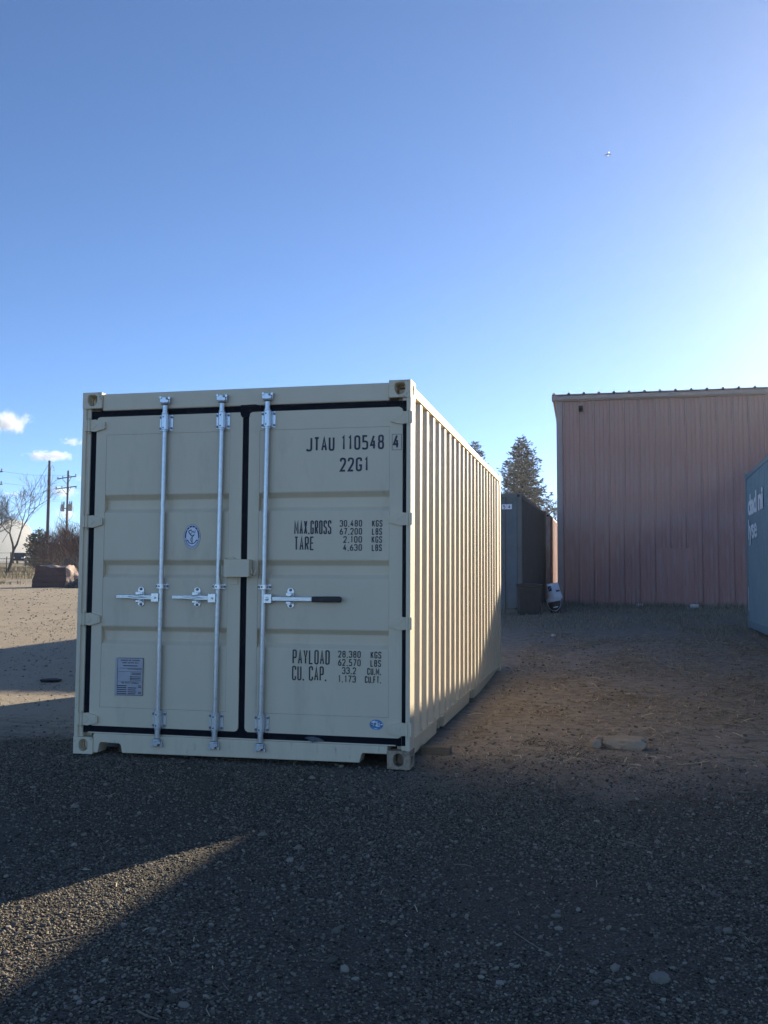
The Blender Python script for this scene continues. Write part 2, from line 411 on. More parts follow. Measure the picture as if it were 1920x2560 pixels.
# gasket (one rubber frame behind both doors with the centre seam)
gk = MB()
gk.box((-2.378, .030, .147), (-.060, .085, .197)); gk.box((-2.378, .030, 2.410), (-.060, .085, 2.4545))
gk.box((-2.378, .031, .197), (-2.325, .085, 2.410)); gk.box((-.066, .031, .197), (-.0605, .085, 2.410))
gk.box((-1.215, .0305, .197), (-1.152, .085, 2.410))
obj('door_gasket', gk, M_rubber, cont)
obj('gasket_flap', MB().prism([(-1.222, 2.462), (-1.222, 2.395), (-1.210, 2.375), (-1.158, 2.372), (-1.150, 2.408), (-1.075, 2.416), (-1.075, 2.452), (-1.115, 2.466)], 'y', .016, .0285), M_rubber, cont, bevel=.003)
gk2 = MB()
gk2.box((-.058, .014, .150), (-.028, .06, 2.452)); obj('door_gasket', gk2, M_rubber, cont, bevel=.003)

def door(x0, x1, px0, px1, name):
    z0, z1 = .197, 2.411
    pz0, pz1 = kz(.332, DY), kz(2.275, DY)
    mb = MB(); yb = .075
    f = obj('door', MB().prism([(x0, z0+.02), (x0+.02, z0), (x1-.02, z0), (x1, z0+.02), (x1, z1-.02), (x1-.02, z1), (x0+.02, z1), (x0, z1-.02)], 'y', yb+.002, yb+.012), M_dark, cont)
    o = f
    fr = MB()
    fr.prism([(x0, z0+.025), (x0+.008, z0+.008), (x0+.025, z0), (x1-.025, z0), (x1-.008, z0+.008), (x1, z0+.025), (x1, pz0), (x0, pz0)], 'y', DY, yb)
    fr.prism([(x0, pz1), (x1, pz1), (x1, z1-.025), (x1-.008, z1-.008), (x1-.025, z1), (x0+.025, z1), (x0+.008, z1-.008), (x0, z1-.025)], 'y', DY, yb)
    fr.box((x0, DY, pz0), (px0, yb, pz1)); fr.box((px1, DY, pz0), (x1, yb, pz1))
    obj('door_frame', fr, M_cream, o)
    prof = [(pz1-.0012, DY+.0012)]
    for a, b, c, d in ((1.839, 1.802, 1.737, 1.708), (1.372, 1.336, 1.273, 1.245), (.903, .870, .805, .774)):
        prof += [(kz(a, DY), DY+.0015), (kz(b, DY), DY+.036), (kz(c, DY), DY+.036), (kz(d, DY), DY+.0015)]
    prof += [(pz0+.0012, DY+.0012)]
    pm = MB(); a, b = px0+.0012, px1-.0012
    pm.add([(a, y, z) for z, y in prof]+[(b, y, z) for z, y in prof], [(i, i+1, len(prof)+i+1, len(prof)+i) for i in range(len(prof)-1)])
    pn = obj('door_panel', pm, M_cream, o)
    bv = pn.modifiers.new('bevel', 'BEVEL'); bv.width = .006; bv.segments = 2; bv.limit_method = 'ANGLE'; bv.angle_limit = R(20)
    return o
door_l = door(-2.332, -1.205, kx(-2.240, DY), kx(-1.290, DY), 'l')
door_r = door(-1.158, -.0585, kx(-1.070, DY), kx(-.144, DY), 'r')
# hinges: four each side
def hinge(xp, zc, sgn, dr):
    mb = MB(); h = .041
    # strap plate, tapered towards the door, with a raised chevron and the knuckle by the post
    X = lambda a: xp+sgn*a
    pts = [(0, -h), (0, h), (.035, h+.004), (.105, h*.62), (.112, h*.5), (.112, -h*.5), (.105, -h*.62), (.035, -h-.004)]
    mb.prism([(X(a), zc+b) for a, b in pts], 'y', .004, .021)
    pl = [(.012, .028), (.036, .0), (.012, -.028), (.020, -.028), (.050, .0), (.020, .028)]
    mb.prism([(X(a), zc+b) for a, b in pl], 'y', .0005, .0045)
    mb.prism([(X(a), zc+b) for a, b in [(.056, .014), (.098, .016), (.098, -.016), (.056, -.014)]], 'y', .002, .0045)
    o = obj('hinge', mb, M_cream, dr, bevel=.0025)
    k = MB(); k.lathe([(.0125, zc-h), (.0125, zc+h)], 12, Matrix.Translation((X(-.012), .006, 0)))
    k.box((min(X(-.024), X(-.045)), -.004, zc-h), (max(X(-.024), X(-.045)), .012, zc+h))
    obj('hinge_knuckle', k, M_cream_post, dr, smooth=True)
    for dz in (-h-.010, h+.010):
        kb = MB(); kb.lathe([(.008, zc+dz-.006), (.008, zc+dz+.006)], 8, Matrix.Translation((X(-.014), .006, 0)))
        obj('hinge_pin', kb, M_cream_worn, dr)
for z in (2.348, 1.650, .950, .243): hinge(-2.372, z, 1, door_l)
for z in (2.338, 1.652, .956, .262): hinge(-.034, z-.003, -1, door_r)

# lock rods with brackets, cams and handles
def bolt(mb, x, y, z, r=.008): mb.lathe([(r, 0), (r, .006), (r*.6, .008)], 8, Matrix.Translation((x, y, z)) @ Matrix.Rotation(R(90), 4, 'X'))
def rod(xt, xb, ext, dirn, grip):
    ry = -.004
    X = lambda z: xb+(xt-xb)*z/2.59
    o = obj('lock_rod', MB().tube([(X(.17), ry, .17), (X(2.44), ry, 2.44)], .0170, 16, cap=True), M_zinc, cont, smooth=True)
    for zc, up in ((2.352, 1), (.258, -1)):
        x = X(zc); b = MB()
        b.box((x-.050, .0165, zc-.058), (x-.018, .0215, zc+.058)); b.box((x+.018, .0165, zc-.058), (x+.052, .0215, zc+.058))
        b.prism([(x-.026, .0165), (x-.026, -.010), (x-.016, -.022), (x+.016, -.022), (x+.026, -.010), (x+.026, .0165), (x+.0215, .0165), (x+.0215, -.006), (x+.013, -.0175), (x-.013, -.0175), (x-.0215, -.006), (x-.0215, .0165)], 'z', zc-.054, zc+.060)
        obj('rod_bracket', b, M_zinc, o, bevel=.003)
        k = MB()
        for bx in (-.042, .042):
            for bz in (-.040, .040): bolt(k, x+bx, .0165, zc+bz, .0085)
        each('bracket_bolt', k, M_bolt, o)
        hl = MB()
        for bz in (-.038, .038): hl.lathe([(.0052, 0), (.0052, .0012)], 8, Matrix.Translation((x-.006, -.0222, zc+bz)) @ Matrix.Rotation(R(90), 4, 'X'))
        each('bracket_hole', hl, M_dark, o)
        cl = MB(); cl.tube([(x, ry, zc-.066), (x, ry, zc-.056)], .0245, 14); cl.tube([(x, ry, zc+.060), (x, ry, zc+.070)], .0245, 14)
        cl.tube([(x, ry, zc+up*.07), (x, ry, zc+up*.122)], [.020, .020], 14)
        each('rod_collar', cl, M_zinc, o, smooth=True)
        # cam and keeper
        zc2 = zc+up*.128; x = X(zc2); c = MB()
        c.tube([(x, ry, zc2), (x, ry, zc2+up*.012)], [.030, .034], 14)
        c.prism([(x-.030, zc2+up*.012), (x+.028, zc2+up*.012), (x+.030, zc2+up*.034), (x+.012, zc2+up*.036), (x+.010, zc2+up*.052), (x-.012, zc2+up*.054), (x-.030, zc2+up*.046)], 'y', -.024, .006)
        obj('rod_cam', c, M_zinc, o, bevel=.003)
        kp = MB()
        kp.box((x-.038, -.016, zc2+up*.020-.004), (x-.030, .006, zc2+up*.050)); kp.box((x+.024, -.018, zc2+up*.036), (x+.040, .006, zc2+up*.056))
        kp.box((x+.030, -.012, zc2+up*.012), (x+.036, .006, zc2+up*.040)); kp.box((x-.036, -.030, zc2+up*.040), (x-.020, -.022, zc2+up*.058))
        each('cam_keeper', kp, M_zinc_b, o, bevel=.002)
    # centre guide
    zc = 1.188; x = X(zc); b = MB()
    b.prism([(x-.050, zc-.010), (x-.050, zc+.010), (x-.043, zc+.018), (x+.043, zc+.018), (x+.050, zc+.010), (x+.050, zc-.010), (x+.043, zc-.018), (x-.043, zc-.018)], 'y', .0165, .0215)
    b.prism([(x-.026, .0165), (x-.024, -.018), (x-.016, -.026), (x+.016, -.026), (x+.024, -.018), (x+.026, .0165), (x+.021, .0165), (x+.019, -.016), (x+.013, -.021), (x-.013, -.021), (x-.019, -.016), (x-.021, .0165)], 'z', zc-.0175, zc+.0175)
    obj('rod_guide', b, M_zinc_b, o, bevel=.002)
    k = MB(); bolt(k, x-.040, .0165, zc, .0095); bolt(k, x+.040, .0165, zc, .0095)
    each('guide_bolt', k, M_bolt, o)
    hl = MB(); hl.lathe([(.006, 0), (.006, .0012)], 8, Matrix.Translation((x-.006, -.0262, zc)) @ Matrix.Rotation(R(90), 4, 'X')); obj('guide_hole', hl, M_dark, o)
    # hub
    zc = 1.110; x = X(zc); hx = x+dirn*.036
    b = MB(); b.box((hx-.028, -.028, zc-.032), (hx+.028, -.023, zc+.030)); b.box((hx-.028, -.028, zc+.026), (hx+.028, -.002, zc+.0305)); b.box((hx-.028, -.008, zc-.032), (hx+.028, -.003, zc+.026))
    obj('handle_hub', b, M_zinc_b, o, bevel=.003)
    k = MB(); bolt(k, hx-dirn*.004, -.0285, zc-.002, .013 if grip else .007); obj('hub_bolt', k, M_zinc_b, o, smooth=True)
    # handle bar
    L1 = .330 if not grip else .330
    xe = hx+dirn*(.300 if not grip else .318); xs_ = hx+dirn*.028
    hb = MB(); zs = -.003
    if not grip:
        hb.prism([(xs_, zc-.016), (xs_, zc+.016), (hx+dirn*.13, zc+.018), (xe, zc+.016), (xe, zc-.010), (hx+dirn*.20, zc-.010), (hx+dirn*.10, zc-.016)], 'y', -.020, -.010)
        hb.prism([(hx+dirn*.06, zc-.002), (hx+dirn*.14, zc+.012), (hx+dirn*.22, zc+.004), (hx+dirn*.14, zc-.004)], 'y', -.027, -.0195)
    else:
        hb.box((min(xs_, xe), -.020, zc-.017), (max(xs_, xe), -.011, zc+.013))
    obj('handle', hb, M_zinc, o, bevel=.003)
    if grip:
        g = MB(); g.prism([(xe-.005, zc-.022), (xe-.005, zc+.017), (xe+.190, zc+.019), (xe+.203, zc+.012), (xe+.206, zc-.006), (xe+.200, zc-.018), (xe+.190, zc-.022)], 'y', -.027, -.004)
        q = obj('handle_grip', g, M_black, o, bevel=.006); q['label'] = 'black rubber sleeve on the handle end'
    # keeper on the door
    kx_ = hx+dirn*(.126 if not grip else .152); k = MB()
    k.prism([(kx_-.024, zc-.052), (kx_-.024, zc+.058), (kx_-.016, zc+.070), (kx_, zc+.075), (kx_+.016, zc+.070), (kx_+.024, zc+.058), (kx_+.024, zc-.052), (kx_+.016, zc-.062), (kx_, zc-.067), (kx_-.016, zc-.062)], 'y', .0165, .0215)
    k.box((kx_-.017, -.034, zc+.016), (kx_+.019, .0165, zc+.022)); k.box((kx_-.017, -.034, zc-.024), (kx_+.017, .0165, zc-.018)); k.box((kx_-.017, -.034, zc-.036), (kx_+.017, -.029, zc-.018)); k.box((kx_-.017, -.034, zc+.016), (kx_+.019, -.029, zc+.040))
    obj('handle_keeper', k, M_zinc_b, o, bevel=.003)
    k = MB(); bolt(k, kx_, .0165, zc+.058, .010); bolt(k, kx_, .0165, zc-.050, .010); each('keeper_bolt', k, M_bolt, o, smooth=True)
rod(-1.783, -1.790, 0, -1, False)
rod(-1.350, -1.366, 0, -1, False)
rod(-1.012, -1.034, 0, 1, True)
# lock box across the seam, its hook, and the little tab below
lb = MB(); lb.prism([(-1.296, 1.256), (-1.120, 1.256), (-1.113, 1.263), (-1.113, 1.367), (-1.122, 1.376), (-1.290, 1.378), (-1.296, 1.374)], 'y', -.062, -.058)
lb.box((-1.2965, -.0585, 1.372), (-1.115, .010, 1.3765)); lb.box((-1.117, -.0585, 1.258), (-1.1135, .010, 1.3715)); lb.box((-1.2965, -.0585, 1.256), (-1.288, .012, 1.3715))
obj('lock_box', lb, M_cream, door_l, bevel=.005)
lb = MB(); lb.box((-1.310, .008, 1.250), (-1.300, .0215, 1.388)); lb.box((-1.310, .008, 1.382), (-1.245, .0215, 1.390)); lb.box((-1.298, .012, 1.393), (-1.255, .0215, 1.399))
obj('lock_box_plate', lb, M_cream, door_l)
hk = MB(); hk.tube([(-1.108, -.02, 1.312), (-1.108, -.022, 1.288), (-1.102, -.022, 1.276), (-1.092, -.022, 1.272), (-1.083, -.022, 1.278), (-1.080, -.022, 1.292), (-1.081, -.02, 1.302)], .0055, 8)
obj('seal_hook', hk, M_cream, door_r, smooth=True)
obj('lock_tab', MB().box((-1.272, .014, 1.204), (-1.222, .0212, 1.240)), M_cream, door_l, bevel=.002)

# lettering on the right door
FY = DY-.0015
PY = DY+.0003
def putf(q, d): return (kx(q.x, DY), PY-.0008-d, kz(q.y, DY))
def line(items, mt, label):
    mb = MB()
    for it in items: text(mb, *it, putf)
    o = obj('lettering', mb, mt, door_r); o['label'] = label; return o
T1 = .0132
line([('JTAU', -.730, 2.118, -.530, .099, T1)], M_ink, 'serial letters JTAU')
line([('110548', -.490, 2.120, -.184, .099, T1, .42) if False else ('110548', -.484, 2.121, -.183, .100, T1)], M_ink, 'serial number 110548')
mb = MB(); text(mb, '4', -.122, 2.124, -.078, .094, T1, lambda q, d: (kx(q.x, DY), DY-.0015-d, kz(q.y, DY)))
for a, b in (((-.133, 2.116), (-.067, 2.1185)), ((-.133, 2.2225), (-.067, 2.225)), ((-.133, 2.1185), (-.1305, 2.2225)), ((-.0695, 2.1185), (-.067, 2.2225))):
    mb.box((a[0], DY-.0012, a[1]), (b[0], DY-.0002, b[1]))
o = obj('lettering', mb, M_ink, door_r); o['label'] = 'boxed check digit 4'
line([('22G1', -.491, 1.974, -.288, .096, T1)], M_ink, 'type code 22G1')
t2, t3 = .0094, .0066
line([('MAX.GROSS', -.811, 1.549, -.547, .095, t2, ), ('TARE', -.809, 1.440, -.668, .094, t2)], M_ink, 'words MAX.GROSS and TARE')
line([('30,480', -.488, 1.599, -.332, .045, t3), ('67,200', -.488, 1.545, -.332, .045, t3), ('2,100', -.462, 1.490, -.332, .045, t3), ('4,630', -.463, 1.436, -.332, .045, t3)], M_ink, 'gross and tare figures')
line([('KGS', -.263, 1.597, -.191, .045, t3), ('LBS', -.263, 1.543, -.194, .045, t3), ('KGS', -.265, 1.489, -.193, .045, t3), ('LBS', -.264, 1.434, -.195, .045, t3)], M_ink, 'units KGS and LBS')
line([('PAYLOAD', -.812, .670, -.550, .097, t2), ('CU. CAP.', -.814, .560, -.572, .098, t2)], M_ink2, 'words PAYLOAD and CU. CAP.')
line([('28,380', -.491, .720, -.335, .046, t3), ('62,570', -.491, .665, -.335, .046, t3), ('33.2', -.463, .611, -.366, .046, t3), ('1,173', -.491, .556, -.367, .046, t3)], M_ink2, 'payload and capacity figures')
line([('KGS', -.267, .719, -.194, .046, t3), ('LBS', -.268, .664, -.196, .046, t3), ('CU.M.', -.290, .610, -.196, .046, t3), ('CU.FT.', -.305, .556, -.196, .046, t3)], M_ink2, 'units KGS, LBS, CU.M. and CU.FT.')
# round blue sticker
def disc(mb, cx, cz, rx, rz, y, n=36, r0=None, a0=0, a1=2*math.pi):
    if r0 is None:
        mb.add([(cx+rx*math.cos(2*math.pi*k/n), y, cz+rz*math.sin(2*math.pi*k/n)) for k in range(n)], [tuple(range(n))])
    else:
        vs = []
        for k in range(n+1):
            a = a0+(a1-a0)*k/n; vs += [(cx+rx*math.cos(a), y, cz+rz*math.sin(a)), (cx+r0[0]*math.cos(a), y, cz+r0[1]*math.sin(a))]
        mb.add(vs, [(2*k, 2*k+1, 2*k+3, 2*k+2) for k in range(n)])
Y0 = DY-.0006
mb = MB(); disc(mb, -.230, .281, .047, .034, Y0); st = obj('round_sticker', mb, M_blue, door_r); st['label'] = 'oval blue and white sticker reading DFIC'
w_ = MB()
w_.prism([(-.270, .283), (-.262, .302), (-.240, .308), (-.236, .300), (-.222, .304), (-.226, .294), (-.206, .292), (-.190, .296), (-.186, .282), (-.200, .272), (-.226, .268), (-.240, .276), (-.262, .272)], 'y', Y0-.0007, Y0-.0003)
w_.prism([(-.246, .253), (-.222, .251), (-.224, .256), (-.244, .257)], 'y', Y0-.0007, Y0-.0003)
obj('round_sticker', w_, M_white, door_r)
mb = MB(); text(mb, 'DFIC', -.268, .272, -.190, .022, .0056, lambda q, d: (q.x, Y0-.0012-d, q.y), gap=.3); obj('lettering', mb, M_navy, door_r)['label'] = 'sticker letters DFIC'
obj('gasket_scuff', MB().prism([(-.722, .176), (-.700, .186), (-.655, .188), (-.620, .180), (-.585, .166), (-.590, .158), (-.625, .156), (-.660, .152), (-.668, .146), (-.672, .153), (-.70, .160), (-.69, .168)], 'y', .004, .0055), M_scuff, cont)
# oval emblem on the left door
ex, ez, E0 = kx(-1.5605, DY), kz(1.537, DY), DY-.0003
mb = MB(); disc(mb, ex, ez, .062, .087, E0, 48); em = obj('oval_emblem', mb, M_white, door_l); em['label'] = 'oval blue and white anchor emblem'
mb = MB(); disc(mb, ex, ez, .0625, .0875, E0-.0005, 48, (.0600, .0850)); disc(mb, ex, ez, .0555, .079, E0-.0005, 30, (.0455, .0665), R(-8), R(188))
disc(mb, ex, ez, .0555, .079, E0-.0005, 30, (.0535, .0765), R(188), R(352)); disc(mb, ex, ez, .0470, .0685, E0-.0005, 30, (.0450, .0665), R(188), R(352))
def dash(a, da): disc(mb, ex, ez, .0525, .0745, E0-.0005, 2, (.0480, .0700), R(a), R(a+da))
for a in range(198, 344, 7): dash(a, 3.5)
pe = lambda q, d: (ex+q.x, E0-.0006-d, ez+q.y)
def stroke(pts, t, r=.01, d=0): ribbon(mb, fillet([tuple(p) for p in pts], r, False), t, False, pe, d)
stroke([(.001, .005), (.001, -.050)], .0045)
stroke([(-.034, -.026), (-.022, -.044), (.0, -.052), (.022, -.044), (.034, -.026)], .0060, .02, .0003)
stroke([(-.040, -.030), (-.034, -.022), (-.026, -.034)], .004, .003, .0006); stroke([(.026, -.034), (.034, -.022), (.040, -.030)], .004, .003, .0006)
stroke([(.014, .008), (.002, .002), (-.008, .010), (-.026, .030), (-.024, .044), (-.008, .044)], .0065, .02, .0009)
stroke([(-.010, .052), (.0, .034), (.014, .042), (.012, .024), (.024, .030), (.022, .046)], .0035, .01, .0012)
stroke([(.0, -.004), (-.010, -.016), (-.008, -.030), (.004, -.042)], .0045, .01, .0015)
stroke([(-.012, .020), (.004, .030), (-.004, .040)], .003, .006, .0018); stroke([(.004, .010), (.020, .014)], .0035, .004, .0021)
obj('emblem_print', mb, M_navy, door_l)
mb = MB()
for a in (40, 65, 90, 115, 140): disc(mb, ex, ez, .0530, .0760, E0-.0011, 2, (.0478, .0695), R(a-3.5), R(a+3.5))
obj('emblem_print', mb, M_white, door_l)
# customs and safety approval placard
pl = MB(); P = [(-2.125, .416), (-1.914, .420), (-1.911, .685), (-2.122, .682)]
pl.prism([(kx(a, DY), kz(b, DY)) for a, b in P], 'y', DY-.004, DY-.001); plate = obj('approval_placard', pl, M_plate, door_l, bevel=.0015)
plate['label'] = 'grey metal placard of small dark print'
mb = MB(); pp = lambda q, d: (q.x, DY-.0046-d, q.y)
bx0, bx1 = -2.111, -1.923
text(mb, 'APPROVED FOR TRANSPORT', -2.094, .658, -1.944, .010, .0026, pp); text(mb, 'UNDER CUSTOMS SEAL', -2.080, .641, -1.956, .010, .0026, pp)
text(mb, 'CSC SAFETY APPROVAL', -2.084, .500, -1.950, .010, .0026, pp)
for z, x0, x1 in ((.622, -2.075, -1.963), (.606, -2.10, -1.93), (.600, -2.04, -1.93)): mb.box((x0, DY-.005, z), (x1, DY-.0042, z+(.006 if z > .61 else .003)))
for z in (.583, .514): mb.box((bx0, DY-.005, z), (bx1, DY-.0042, z+.002))
for z in (.572, .562, .546, .535, .525): mb.box((-2.005 if z > .55 else -2.02, DY-.005, z), (-1.935, DY-.0042, z+.0045))
for i, z in enumerate((.482, .468, .454, .440, .427)):
    mb.box((-2.115, DY-.005, z), (-2.045, DY-.0042, z+.0055))
    if i: mb.box((-2.034, DY-.005, z), (-1.975+.006*(i % 2), DY-.0042, z+.0055))
for z in (.484, .474, .440, .430): mb.box((-1.955, DY-.005, z), (-1.932, DY-.0042, z+.005))
for a, b in (((-2.118, .419), (-1.917, .4215)), ((-2.115, .677), (-1.917, .680)), ((-2.118, .4215), (-2.1155, .677)), ((-1.9195, .4215), (-1.917, .677)), ((-2.012, .516), (-2.0105, .583))):
    mb.box((a[0], DY-.005, a[1]), (b[0], DY-.0042, b[1]))
obj('placard_print', mb, M_ink, door_l)

# side walls, roof, blind end, rails
def corrugated(L0, L1, period, depth, flat_o, flat_i, z0, z1, xo, sgn):
    """wall along y at x=xo (outer face), corrugated inward (sgn = inward direction)"""
    sl = (period-flat_o-flat_i)/2; pr = [(L0, 0)]; y = L0+.06
    while y+period < L1:
        pr += [(y, 0), (y+sl, depth), (y+sl+flat_i, depth), (y+sl*2+flat_i, 0)]; y += period
    pr += [(L1, 0)]
    mb = MB(); n = len(pr)
    mb.add([(xo+sgn*d, y, z0) for y, d in pr]+[(xo+sgn*d, y, z1) for y, d in pr], [(i, i+1, n+i+1, n+i) for i in range(n-1)])
    return mb
for xo, sg in ((-.012, -1), (-W+.012, 1)):
    q = obj('side_panel', corrugated(.158, Lc-.148,   .278, .036, .074, .074, .159, 2.500, xo, sg), M_cream, cont)
    bv = q.modifiers.new('bevel', 'BEVEL'); bv.width = .004; bv.segments = 2; bv.limit_method = 'ANGLE'; bv.angle_limit = R(20)
    x0, x1 = (xo-.05, xo+.0095) if sg < 0 else (xo-.0095, xo+.05)
    obj('top_rail', MB().box((x0, .172, 2.500), (x1, Lc-.172, 2.565)), M_cream, cont, bevel=.005)
    # bottom rail: a channel set back under the wall, cut by two fork pockets
    e = lambda d: xo+sg*d
    prof = [(e(-.002), .172), (e(-.002), .160), (e(.030), .148), (e(.040), .028), (e(.070), .028), (e(.070), .172)]
    for y0, y1 in ((.172, 1.36), (1.72, 3.33), (3.69, Lc-.172)):
        obj('bottom_rail', MB().prism(prof, 'y', y0, y1), M_cream_post, cont)
    for y0, y1 in ((1.361, 1.719), (3.331, 3.689)):
        obj('pocket_lintel', MB().box((min(e(.004), e(.06)), y0, .146), (max(e(.004), e(.06)), y1, .158)), M_cream_post, cont)
for y in (.79, 1.89, 2.98, 4.11, 5.20):
    obj('vent_cover', MB().prism([(-.035, y-.022), (-.020, y-.026), (-.010, y-.004), (-.020, y+.012), (-.035, y+.01)], 'z', 2.285, 2.405), M_cream, cont, bevel=.003)
obj('roof_panel', MB().box((-W+.05, .10, 2.545), (-.05, Lc-.05, 2.556)), M_cream, cont)
obj('end_panel', MB().box((-W+.11, Lc-.04, .1), (-.11, Lc-.03, 2.52)), M_cream, cont)
obj('floor_boards', MB().box((-W+.06, .10, .135), (-.06, Lc-.06, .158)), M_wood, cont)
for i in range(14): obj('cross_member', MB().box((-W+.06, .3+i*.41, .04), (-.06, .34+i*.41, .134)), M_cream_post, cont)
for y in (1.345, 3.315): obj('fork_pocket', MB().box((-W+.09, y+.02, .050), (-.09, y+.37, .140)), M_dark, cont)
# timber blocks under the container
def block(x0, x1, y0, y1, lab):
    z1 = -.001; z0 = min(zgn(x0, y0), zgn(x1, y1))-.04
    return tag(obj('timber_block', MB().box((0, 0, 0), (x1-x0, y1-y0, z1-z0+.0)), M_wood, loc=(x0, y0, z0), bevel=.006), lab, 'timber block', 'timber blocks under the container')
bk = obj('timber_block', MB().box((-.02, 0, -.05), (.19, .12, .055)), M_wood, loc=(-.02, .62, zgn(0, .7)), bevel=.006)
tag(bk, 'weathered timber block sticking out under the right side of the cream container', 'timber block')
bk = obj('timber_block', MB().box((0, 0, -.05), (.16, .2, .085)), M_wood, loc=(-2.175, .16, zgn(-2.1, .2)), bevel=.02)
tag(bk, 'dark timber block seen through the notch in the left end of the sill', 'timber block')

# ------------------------------------------------------------------ red metal building
M_red = pbr('faded_red_metal', (.42, .205, .17), .5, .0, .10, 2.2, .03, 20, [((.40, .29, .265), 3.0, .46, .64, .65), ((.17, .10, .09), 5, .56, .72, .6), ((.36, .30, .25), 1.1, .58, .72, .5)], stretch=(4, 4, .3))
M_trim = pbr('faded_trim', (.36, .27, .25), .5, 0, .08, 3)
M_roof = pbr('galvalume_roof', (.80, .80, .78), .4, .2, .08, 4)
BX, BY, BD, BT = .10, 21.0, 5.6, 6.46
bl = thing('metal_building', 'tall faded red ribbed metal building with a grey corner trim, beyond the grass', 'building', (0, 0, 0))
zb = .35
PW = .412
def wall_panel(patch=0):
    mb = MB()
    prof = [(0, 0), (.020, 0), (.034, -.042), (.066, -.042), (.080, 0), (.190, 0), (.195, -.010), (.207, -.010), (.212, 0), (.300, 0), (.305, -.010), (.317, -.010), (.322, 0), (PW, 0)]
    n = len(prof)
    mb.add([(x, y, zb) for x, y in prof]+[(x, y, BT-.02) for x, y in prof], [(i, i+1, n+i+1, n+i) for i in range(n-1)])
    return mb
wp0 = None
NPAN = 42
for i in range(NPAN):
    dx = BX+.16+i*PW
    if wp0 is None: wp0 = obj('wall_panel', wall_panel(), M_red, bl, loc=(dx, BY, 0)); wp0.rotation_euler = (0, 0, 0)
    else: share('wall_panel', wp0, bl, (dx, BY-.002*(i % 2)*0, 0))
XR = BX+.16+NPAN*PW
obj('corner_trim', MB().prism([(BX, BY-.035), (BX+.165, BY-.035), (BX+.165, BY-.001), (BX+.05, BY-.001), (BX+.05, BY+.16), (BX, BY+.16)], 'z', zb, BT-.02), M_trim, bl, bevel=.008)
q = share('corner_trim', [o for o in bl.children if o.name.startswith('corner_trim')][0], bl, (XR+BX+.1, 0, 0), scale=(-1, 1, 1)); q.location = (XR+BX, 0, 0)
obj('side_wall', MB().box((BX+.01, BY+.16, zb), (BX+.05, BY+BD, BT-.5)), M_red, bl)
obj('side_wall', MB().box((XR-.05, BY+.16, zb), (XR-.01, BY+BD, BT-.5)), M_red, bl)
obj('back_wall', MB().box((BX+.05, BY+BD-.04, zb), (XR-.05, BY+BD, BT-.6)), M_red, bl)
obj('eave_trim', MB().prism([(BY-.16, BT-.12), (BY-.16, BT-.01), (BY-.03, BT-.01), (BY-.03, BT-.15), (BY-.10, BT-.15), (BY-.10, BT-.12)], 'x', BX-.12, XR+.1), M_trim, bl, bevel=.008)
ov = MB(); ov.box((BX+.01, BY+.001, BT-.6), (XR-.01, BY+.03, BT-.015)); obj('eave_beam', ov, M_trim, bl)
rp = None; RW = .412
def roof_panel():
    prof = [(0, .0), (.02, 0), (.045, .045), (.085, .045), (.11, 0), (RW, 0)]; n = len(prof); mb = MB(); s = -.085
    top = []
    for (yy) in (BY-.20, BY+BD+.1):
        top += [(x, yy, BT+.015+z+(s*(yy-BY))) for x, z in prof]
    mb.add(top+[(x, y, z-.014) for x, y, z in top], [(i, i+1, n+i+1, n+i) for i in range(n-1)]+[(2*n+i, 3*n+i, 3*n+i+1, 2*n+i+1) for i in range(n-1)]+[(i, 2*n+i, 2*n+i+1, i+1) for i in range(n-1)])
    return mb
for i in range(int((XR-BX+.3)/RW)+1):
    dx = BX-.12+i*RW
    if rp is None: rp = obj('roof_panel', roof_panel(), M_roof, bl, loc=(dx, 0, 0))
    else: share('roof_panel', rp, bl, (dx, 0, 0))
fl = MB(); fl.box((BX+.62, BY-.16, BT-.46), (BX+.74, BY-.03, BT-.30)); fl.prism([(BY-.15, BT-.46), (BY-.23, BT-.50), (BY-.23, BT-.44), (BY-.15, BT-.36)], 'x', BX+.63, BX+.73)
obj('wall_bracket', fl, M_dark, bl, bevel=.01)
pt = MB()
for i in range(6): pt.box((5.1-2.3+i*.16, BY-.040-.003*(i % 2), .60), (5.1-2.3+i*.16+.155, BY-.036, 2.15))
q = obj('repair_sheet', pt, M_red, bl); q['label'] = 'darker repair sheet low on the red wall'

